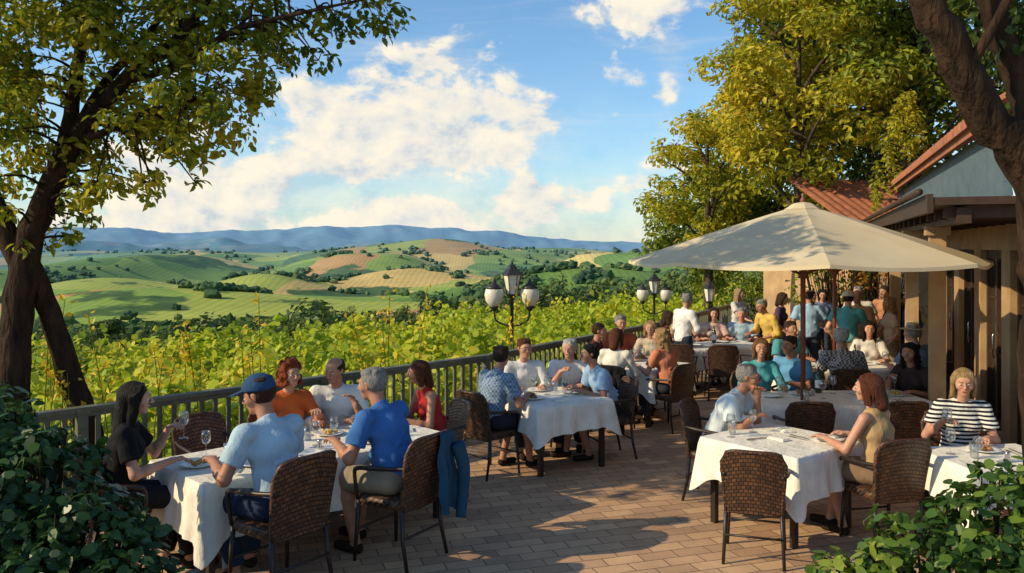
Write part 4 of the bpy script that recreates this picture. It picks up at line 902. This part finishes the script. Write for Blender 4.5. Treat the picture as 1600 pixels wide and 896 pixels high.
# right near tree
limbs=[([(3.66,5.6,-.1),(3.64,5.6,.8),(3.60,5.6,1.6),(3.60,5.6,2.3),(3.46,5.55,2.9),(3.14,5.5,3.3),(2.85,5.4,3.75),(2.55,5.35,4.3),(2.4,5.3,5.2)],[.25,.19,.165,.15,.14,.125,.11,.10,.08]),
([(3.62,5.65,2.2),(3.58,5.7,2.9),(3.5,5.7,3.5),(3.3,5.7,4.1),(3.1,5.7,4.8)],[.14,.12,.10,.085,.07]),
([(3.55,5.65,3.2),(3.78,5.7,3.9),(3.9,5.7,4.8)],[.12,.10,.08]),
([(2.9,5.45,3.5),(3.1,5.2,4.0),(3.1,5.1,4.6)],[.04,.03,.015])]
cl=[((3.3,6.1,4.9),(.8,.6,.35),1),((3.6,5.7,3.95),(.35,.4,.3),1.5),((3.0,6.3,4.6),(.4,.5,.3),1),((3.9,6.2,4.2),(.5,.5,.5),1.7),((3.45,6.2,4.1),(.35,.5,.4),1.7),((3.75,6.2,3.6),(.3,.4,.3),1.5),((2.6,5.9,5.2),(.6,.6,.4),.8)]
tree(3.66,5.6,0,'dark thick leaning tree trunk beside the dining tables',limbs,cl,1000,.09,LM_dk,M_bark,shape=((0,0),(.3,.24),(.65,.2),(1,0)),seg=16,sub=3)
# background trees
def bgtree(x,y,z0,H,cr,cz0,lab,lm,nc,dens=480,ls=.17,lean=0):
    limbs=[([(x,y,z0),(x+.05,y,z0+H*.25),(x+lean*.5,y,z0+H*.5),(x+lean,y,z0+H*.85)],[.17,.13,.09,.03])]
    for i in range(7):
        a=i*2.4; zb=z0+H*(.28+.07*i); limbs.append(([(x+lean*.2,y,zb),(x+math.cos(a)*cr*.35,y+math.sin(a)*cr*.35,zb+H*.1),(x+math.cos(a)*cr*.75,y+math.sin(a)*cr*.75,zb+H*.16)],[.06,.04,.012]))
    cl=[]; zt=z0+H; zc=(zt+cz0)/2; hz=(zt-cz0)/2
    for i in range(nc):
        d=R.normal(0,1,3); d/=np.linalg.norm(d); q=R.uniform(.3,1)**.6; r=R.uniform(.18,.36)*cr
        w=1-.25*max(0,-d[2]); cl.append(((x+lean*.6+d[0]*cr*q*w,y+d[1]*cr*q*w,zc+d[2]*hz*q),(r,r,r*.6),1))
    tree(x,y,z0,lab,limbs,cl,dens,ls,lm,M_bark2,twig=.02)
bgtree(6.75,19.8,-.1,9.6,2.1,3.3,'tall tree with bright yellow green crown',LM_yel,105,lean=.1)
bgtree(5.75,24.5,-.1,7.0,1.75,1.7,'rounded yellow green tree at terrace end',LM_yel,70)
bgtree(9.6,19.2,-.1,10,2.4,4.2,'tall green tree behind the restaurant roof',LM_grn,85)
bgtree(8.2,25.5,-.1,10,2.6,1.4,'broad green tree beyond the terrace',LM_grn,80,ls=.2)
bgtree(11.6,15.5,-.1,11,3.0,4.0,'dark leafy tree behind the building',LM_dk,80,ls=.19,dens=380)
bgtree(7.0,30,-.5,6.5,2.4,.6,'green tree beyond the terrace end',LM_grn,50,ls=.22)
bgtree(9.9,23,-.1,12.5,2.8,2.4,'tall shaded green tree behind annex',LM_dk,85,ls=.2,dens=380)
lim=[([(7.8,16.4,-.1),(7.8,16.4,2),(7.75,16.4,3.6),(7.7,16.4,5.2)],[.06,.05,.04,.015])]; cl=[]
for i in range(30):
    z=3.2+2.1*(i/30); w=.6*(1-(i/30))+.08; a=i*2.4; cl.append(((7.75+math.cos(a)*w,16.4+math.sin(a)*w*.6,z+.1),(.12,.12,.24),2.2))
tree(7.8,16.4,-.1,'slender golden young conifer above the roof',lim,cl,1100,.10,LM_yel,M_bark2)
# bushes
def bush(x,y,lab,cl,dens,ls,lm,shape=((0,0),(.25,.24),(.6,.27),(.85,.12),(1,0))):
    E=obj('bush',None,loc=(x,y,0),label=lab,category='bush'); o=np.array([x,y,0.])
    mb=MB()
    for c,r,f in cl:
        for k in range(3):
            d=R.normal(0,1,3); d/=np.linalg.norm(d); d[2]=abs(d[2])*.8; e=np.array(c)+d*np.array(r)*.8; b=np.array([c[0],c[1],0])*.6+np.array([x,y,0])*.4
            PP,rr=smooth_path([b-o,(b*.35+e*.65)-o,e-o],[.014,.009,.004],3); mb.tube(PP,rr,4)
    obj('stems',mb.mesh('stems',True),M_bark,E)
    P,Nn=clumps(cl,dens,.35); m=P[:,2]>.02; V,F=leafmesh(P[m]-o,Nn[m],ls,shape,droop=.5); obj('leaves',fast_mesh('leaves',V,F,False),lm,E)
def bushcl(L_):
    cl=[]
    for (x,y,z,r) in L_:
        cl.append(((x,y,z),(r,r,r*.8),1.3))
        for k in range(7):
            d=unit(R.normal(0,1,3)); cl.append((tuple(np.array([x,y,z])+d*r*np.array([.8,.8,.75])),(r*.32,r*.32,r*.2),2.2))
    return cl
bush(-2.8,4.8,'dense dark green leafy shrub with shade in leaf colour',bushcl([(-3.2,5.0,1.15,.42),(-2.8,4.9,.98,.42),(-2.5,4.8,.8,.38),(-2.2,4.7,.6,.32),(-2.0,4.65,.42,.28),(-2.9,4.6,.6,.5),(-2.5,4.4,.35,.45),(-3.35,5.3,1.35,.3),(-2.15,4.3,.15,.4),(-3.4,4.9,.8,.5),(-2.7,4.3,.2,.5),(-1.75,4.5,.25,.24)]),1700,.085,LM_bush)
bush(2.3,4.3,'green leafy shrub catching some sunlight',bushcl([(1.6,4.2,.50,.28),(1.85,4.3,.68,.30),(2.15,4.35,.80,.32),(2.5,4.4,.92,.34),(2.85,4.45,1.04,.34),(3.15,4.5,1.1,.35),(2.0,4.1,.35,.45),(2.6,4.1,.45,.5),(1.5,4.0,.25,.32),(3.0,4.2,.6,.5),(2.2,4.0,.1,.45)]),1700,.085,leafmat('sunny_bush',[(.02,.05,.01),(.05,.11,.018),(.13,.20,.025),(.27,.31,.04)],.28,.4,bigscale=1.5))  # lighter leaf set, sunlit tone painted into the colour
cl=[((x,21.3+R.uniform(-.5,.5),R.uniform(.2,1.5)),(.5,.5,.45),1) for x in np.linspace(5.6,10,34)]
bush(7.5,21.3,'clipped green hedge at the terrace end',cl,300,.15,LM_grn,DIA)
cl=[((x,17.0+R.uniform(-.2,.2)+(x-6.5)*.15,R.uniform(.2,2.7)),(.32,.3,.3),1) for x in np.linspace(5.9,8.3,64)]
bush(7.0,17.0,'tall green shrubs growing against annex wall',cl,420,.13,LM_grn,DIA)
cl=[((x,16.7+R.uniform(-.15,.15),2.05+R.uniform(-.45,.45)),(.22,.2,.2),1) for x in np.linspace(6.3,7.6,14)]
bush(7.0,16.7,'climbing shrub with orange and yellow flowers',cl,600,.09,leafmat('flowers',[(.06,.12,.02),(.15,.2,.03),(.5,.2,.03),(.55,.08,.03)],.3,bigscale=3),DIA)
# vineyard
def vines():
    n=66000; aa=R.uniform(-2,34,n); row=R.integers(0,9,n); nn=7.95+1.15+row*1.25+R.normal(0,.27,n)
    x=(aa-nn)*SQ; y=(aa+nn)*SQ; keep=(edist(x,y)>.55)&(y>2)
    d=np.hypot(x,y); keep&=R.uniform(0,1,n)<np.clip(1.5*14/d,0,1)
    x,y,row=x[keep],y[keep],row[keep]; gz=height(x,y); hn=fbm(x*1.25,y*1.25,3,3)
    top=.88+2.0*(hn-.38)+.1; z=gz+np.clip(top,.35,2.1)*R.uniform(.25,1.0,len(x))**.5
    P=np.stack([x,y,z],1); Nn=np.stack([R.normal(0,.5,len(x)),R.normal(0,.5,len(x))-.35,np.full(len(x),.9)],1)
    SP=[];SN=[]
    for i in range(420):
        a=R.uniform(0,26); q=7.95+1.1+R.integers(0,7)*1.25+R.normal(0,.15); bx,by=(a-q)*SQ,(a+q)*SQ
        if edist(bx,by)<.5: continue
        bz=float(height(bx,by))+.95+R.uniform(-.05,.3); L_=R.uniform(.25,.6); dx,dy=R.normal(0,.14,2)
        for t in np.linspace(0,1,11): SP.append((bx+dx*t,by+dy*t,bz+L_*t)); SN.append(R.normal(0,.6,3)+[0,-.2,.5])
    P=np.concatenate([P,np.array(SP)]); Nn=np.concatenate([Nn,np.array(SN)]); sz=np.concatenate([np.full(len(x),.14),np.full(len(SP),.10)])
    V,F=leafmesh(P,Nn,sz,((0,0),(.05,.28),(.45,.46),(.8,.24),(1,0)),var=.4); obj('vineyard_leaves',fast_mesh('vines',V,F,False),LM_vine,kind='stuff',label='sunlit grapevine leaves growing beyond railing',category='vineyard')
vines()
# golden wild flowers just beyond the railing
def wildflowers():
    M_gold=leafmat('golden_blossom',[(.60,.42,.02),(.75,.52,.03),(.80,.60,.05)],.3)
    for (a0,n0,k) in [(2.9,8.5,7),(3.7,8.55,6),(4.8,8.5,4),(2.2,8.45,6),(6.3,8.5,4),(8.2,8.5,3)]:
        bx0,by0=an(a0,n0); E=obj('wildflower_plant',None,loc=(bx0,by0,-.8),label='tall wild plant with golden yellow flowers',category='plant',group='wild plants beyond the railing')
        st=MB(); pts=[];nn=[]
        for i in range(k):
            dx,dy=R.normal(0,.25,2); hgt=R.uniform(2.0,2.75); cv=R.normal(0,.12,2); PP,rr=smooth_path([(dx*.4,dy*.4,0),(dx*.8,dy*.8,hgt*.5),(dx+cv[0],dy+cv[1],hgt)],[.008,.007,.004],4); st.tube(PP,rr,4)
            end=np.array([dx+cv[0],dy+cv[1],hgt]); mid=np.array([dx*.8,dy*.8,hgt*.5])
            for t in np.linspace(.72,1,18): pts.append(mid+(end-mid)*((t-.5)*2)+R.normal(0,.035,3)); nn.append(R.normal(0,1,3))
        obj('stems',st.mesh('stems',True),LM_grn,E)
        V,F=leafmesh(np.array(pts),np.array(nn),.075,DIA); obj('blossom',fast_mesh('blossom',V,F,False),M_gold,E)
wildflowers()
# woods in the valley
def woods():
    P=[];Nn=[];S=[]
    tr=0; rr=random.Random(3); it=0
    while tr<400 and it<9000:
        it+=1
        q=rr.uniform(-.68,.34); d=math.exp(rr.uniform(math.log(48),math.log(330))); x=q*d; y=d
        if edist(x,y)<30: continue
        dn=fbm(np.array([x/40.]),np.array([y/60.]),77,3)[0]
        if d>85 and dn<.5: continue
        tr+=1; h=rr.uniform(4.0,8.0)*(1.0 if d<90 else 1.1); r=h*rr.uniform(.34,.5); gz=float(height(x,y)); n=int(620 if d<100 else 300)
        k=11; cs=np.array([unit(R.normal(0,1,3))*R.uniform(.3,.8) for _ in range(k)]); ci=R.integers(0,k,n); dd=R.normal(0,1,(n,3)); dd/=np.linalg.norm(dd,axis=1)[:,None]
        p=cs[ci]+dd*.40*R.uniform(.6,1,n)[:,None]; p=p*np.array([r,r,h*.42])+np.array([x,y,gz+h*.5]); P.append(p); qn=dd.copy(); qn[:,2]+=.4; Nn.append(qn); S.append(np.full(n,r*(.17 if d<100 else .23)))
    P=np.concatenate(P);Nn=np.concatenate(Nn);S=np.concatenate(S)
    V,F=leafmesh(P,Nn,S,DIA); obj('woodland',fast_mesh('woodland',V,F,False),LM_wood,kind='stuff',label='dark green wood filling the valley slope',category='woodland')
woods()
def farwoods():
    import bmesh
    bm=bmesh.new(); bmesh.ops.create_icosphere(bm,subdivisions=2,radius=1); base=np.array([v.co[:] for v in bm.verts]); fa=np.array([[v.index for v in f.verts] for f in bm.faces]); bm.free()
    n=120000; q=R.uniform(-.68,.36,n); d=np.exp(R.uniform(math.log(260),math.log(3200),n)); x=q*d;y=d
    m=fbm(x/95.,y/150.,41,4)
    line=np.abs(fbm(x/160.,y/240.,91,2)-.5)<.006
    ok=((m>.63)&(R.uniform(0,1,n)<.6))|(line&(R.uniform(0,1,n)<.8))|((m>.5)&(R.uniform(0,1,n)<.010))
    x,y,d=x[ok][:4200],y[ok][:4200],d[ok][:4200]; z=height(x,y); k=len(x)
    hgt=R.uniform(3.2,7.0,k)*np.interp(d,[200,1000,3000],[1,1.05,1.6]); w=hgt*R.uniform(.5,.8,k)
    V=base[None]*(1+.22*R.normal(0,1,(k,len(base),1))); V=V*np.stack([w,w,hgt*.5],1)[:,None,:]+np.stack([x,y,z+hgt*.35],1)[:,None,:]
    F=fa[None]+(np.arange(k)*len(base))[:,None,None]
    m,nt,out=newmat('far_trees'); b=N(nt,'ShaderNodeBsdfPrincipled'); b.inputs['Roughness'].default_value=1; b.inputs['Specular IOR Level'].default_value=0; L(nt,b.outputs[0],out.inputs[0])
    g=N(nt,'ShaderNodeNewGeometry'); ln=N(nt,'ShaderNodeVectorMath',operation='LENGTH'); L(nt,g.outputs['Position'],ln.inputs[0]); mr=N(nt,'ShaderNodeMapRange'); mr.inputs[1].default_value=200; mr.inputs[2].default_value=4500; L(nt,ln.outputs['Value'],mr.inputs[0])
    c=ramp(nt,g.outputs['Random Per Island'],[(0,(.03,.06,.02)),(.6,(.065,.11,.03)),(1,(.15,.18,.04))]); mx=N(nt,'ShaderNodeMix',data_type='RGBA'); L(nt,mr.outputs[0],mx.inputs[0]); L(nt,c,mx.inputs[6]); mx.inputs[7].default_value=(.14,.26,.32,1); L(nt,mx.outputs[2],b.inputs['Base Color'])  # distance haze blended into the tree colour
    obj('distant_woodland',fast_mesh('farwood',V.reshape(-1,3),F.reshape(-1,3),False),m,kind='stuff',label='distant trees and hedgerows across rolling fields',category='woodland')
farwoods()
gz=float(height(-97.,200.)); cl=[((-97+a*3.2,200+b*3.2,gz+6.6+c*3.2),(1.6,1.6,1.3),1) for a,b,c in [unit(R.normal(0,1,3))*R.uniform(.2,1) for _ in range(30)]]
tree(-97,200,gz,'solitary round tree standing in a field',[([(-97,200,gz-.3),(-97,200,gz+2.5),(-97,200,gz+6)],[.45,.35,.15])],cl,60,.8,LM_wood,M_bark2,twig=.1)

# ------------------------------------------------------------ light & sky
SD=unit((-.96,-.27,0)); el=math.radians(28); sun=Vector((SD[0]*math.cos(el),SD[1]*math.cos(el),math.sin(el)))
ld=bpy.data.lights.new('sun','SUN'); ld.energy=5.0; ld.angle=math.radians(.5); ld.color=(1,.81,.50)
so=bpy.data.objects.new('sun',ld); COL.objects.link(so); so.rotation_euler=(-sun).to_track_quat('-Z','Y').to_euler()
w=bpy.data.worlds.new('World'); scene.world=w; w.use_nodes=True; nt=w.node_tree; bg=nt.nodes['Background']; bg.inputs[1].default_value=.14
sky=N(nt,'ShaderNodeTexSky'); sky.sky_type='NISHITA'; sky.sun_disc=False; sky.sun_elevation=el; sky.sun_rotation=math.atan2(SD[0],SD[1]); sky.air_density=1.0; sky.dust_density=.5; sky.ozone_density=1.5
tc=N(nt,'ShaderNodeTexCoord'); sp=N(nt,'ShaderNodeSeparateXYZ'); L(nt,tc.outputs['Generated'],sp.inputs[0])
def M(op,a,b=None,c=None):
    n=N(nt,'ShaderNodeMath',operation=op)
    for i,v in enumerate((a,b,c)):
        if v is None: continue
        if isinstance(v,(int,float)): n.inputs[i].default_value=v
        else: L(nt,v,n.inputs[i])
    return n.outputs[0]
yy=M('MAXIMUM',sp.outputs[1],.08); px=M('DIVIDE',sp.outputs[0],yy); pz=M('DIVIDE',sp.outputs[2],yy)
dens=None
for cx,cz,rx,rz,wt in [(-.13,.15,.10,.048,.46),(-.19,.115,.09,.035,.36),(-.06,.11,.06,.03,.34),(-.24,.185,.06,.032,.34),(-.09,.225,.05,.028,.30),(.018,.05,.042,.030,.46),(-.33,.08,.08,.035,.36),(-.25,.022,.28,.016,.24),(.15,.285,.07,.035,.40),(.03,.145,.045,.034,.36),(.13,.07,.07,.030,.36),(-.12,.045,.12,.016,.26),(.19,.21,.018,.06,.30),(-.45,.10,.1,.06,.2),(-.02,.19,.035,.035,.26),(-.40,.05,.12,.03,.25)]:
    a=M('DIVIDE',M('SUBTRACT',px,cx),rx); b=M('DIVIDE',M('SUBTRACT',pz,cz),rz); e=M('EXPONENT',M('MULTIPLY',M('ADD',M('MULTIPLY',a,a),M('MULTIPLY',b,b)),-1)); e=M('MULTIPLY',e,wt)
    dens=e if dens is None else M('ADD',dens,e)
cb=N(nt,'ShaderNodeCombineXYZ'); L(nt,px,cb.inputs[0]); L(nt,M('MULTIPLY',pz,1.4),cb.inputs[1])
n1=N(nt,'ShaderNodeTexNoise'); n1.inputs['Scale'].default_value=11; n1.inputs['Detail'].default_value=9; n1.inputs['Roughness'].default_value=.58; n1.inputs['Distortion'].default_value=.2; L(nt,cb.outputs[0],n1.inputs['Vector'])
mp=N(nt,'ShaderNodeMapping'); mp.inputs['Rotation'].default_value=(0,0,.75); mp.inputs['Scale'].default_value=(2.0,7.5,1); L(nt,cb.outputs[0],mp.inputs[0])
n2=N(nt,'ShaderNodeTexNoise'); n2.inputs['Scale'].default_value=2.2; n2.inputs['Detail'].default_value=8; n2.inputs['Roughness'].default_value=.62; n2.inputs['Distortion'].default_value=.8; L(nt,mp.outputs[0],n2.inputs['Vector'])
den=M('ADD',M('MULTIPLY_ADD',n1.outputs['Fac'],1.7,-.36),dens)
mr=N(nt,'ShaderNodeMapRange'); mr.interpolation_type='SMOOTHSTEP'; mr.inputs[1].default_value=.65; mr.inputs[2].default_value=.88; L(nt,den,mr.inputs[0])
wi=N(nt,'ShaderNodeMapRange'); wi.interpolation_type='SMOOTHSTEP'; wi.inputs[1].default_value=.50; wi.inputs[2].default_value=.95; wi.inputs[4].default_value=.6; L(nt,M('ADD',n2.outputs['Fac'],M('MULTIPLY',dens,.55)),wi.inputs[0])
lowh=M('MULTIPLY',M('EXPONENT',M('MULTIPLY',M('MAXIMUM',sp.outputs[2],0.0),-13.0)),.6)
cov=M('MINIMUM',M('ADD',M('ADD',mr.outputs[0],wi.outputs[0]),lowh),.97)
off=N(nt,'ShaderNodeVectorMath',operation='ADD'); L(nt,cb.outputs[0],off.inputs[0]); off.inputs[1].default_value=(-.016,.022,0)
n3=N(nt,'ShaderNodeTexNoise'); n3.inputs['Scale'].default_value=11; n3.inputs['Detail'].default_value=5; n3.inputs['Roughness'].default_value=.58; n3.inputs['Distortion'].default_value=.2; L(nt,off.outputs[0],n3.inputs['Vector'])
df=M('SUBTRACT',n1.outputs['Fac'],n3.outputs['Fac'])
cs=ramp(nt,M('MULTIPLY_ADD',df,3.0,.55),[(.1,(4.0,4.6,5.1)),(.45,(6.1,5.9,5.4)),(.85,(7.4,6.7,5.4))])
tint=N(nt,'ShaderNodeMix',data_type='RGBA',blend_type='MULTIPLY'); tint.inputs[0].default_value=1; L(nt,sky.outputs[0],tint.inputs[6]); tint.inputs[7].default_value=(.80,1.10,1.28,1)
mx=N(nt,'ShaderNodeMix',data_type='RGBA'); L(nt,cov,mx.inputs[0]); L(nt,tint.outputs[2],mx.inputs[6]); L(nt,cs,mx.inputs[7]); L(nt,mx.outputs[2],bg.inputs[0])

cam=bpy.data.cameras.new('camera'); co=bpy.data.objects.new('camera',cam); COL.objects.link(co); co.location=(0,0,2.45); co.rotation_euler=(math.pi/2,0,0)
cam.sensor_width=36; cam.lens=36*1300/1600; cam.shift_y=-63/1600; cam.clip_end=30000; cam.clip_start=.1; scene.camera=co
scene.view_settings.view_transform='Standard'; scene.view_settings.look='None'; scene.view_settings.exposure=0
print('total',time.time()-T0)
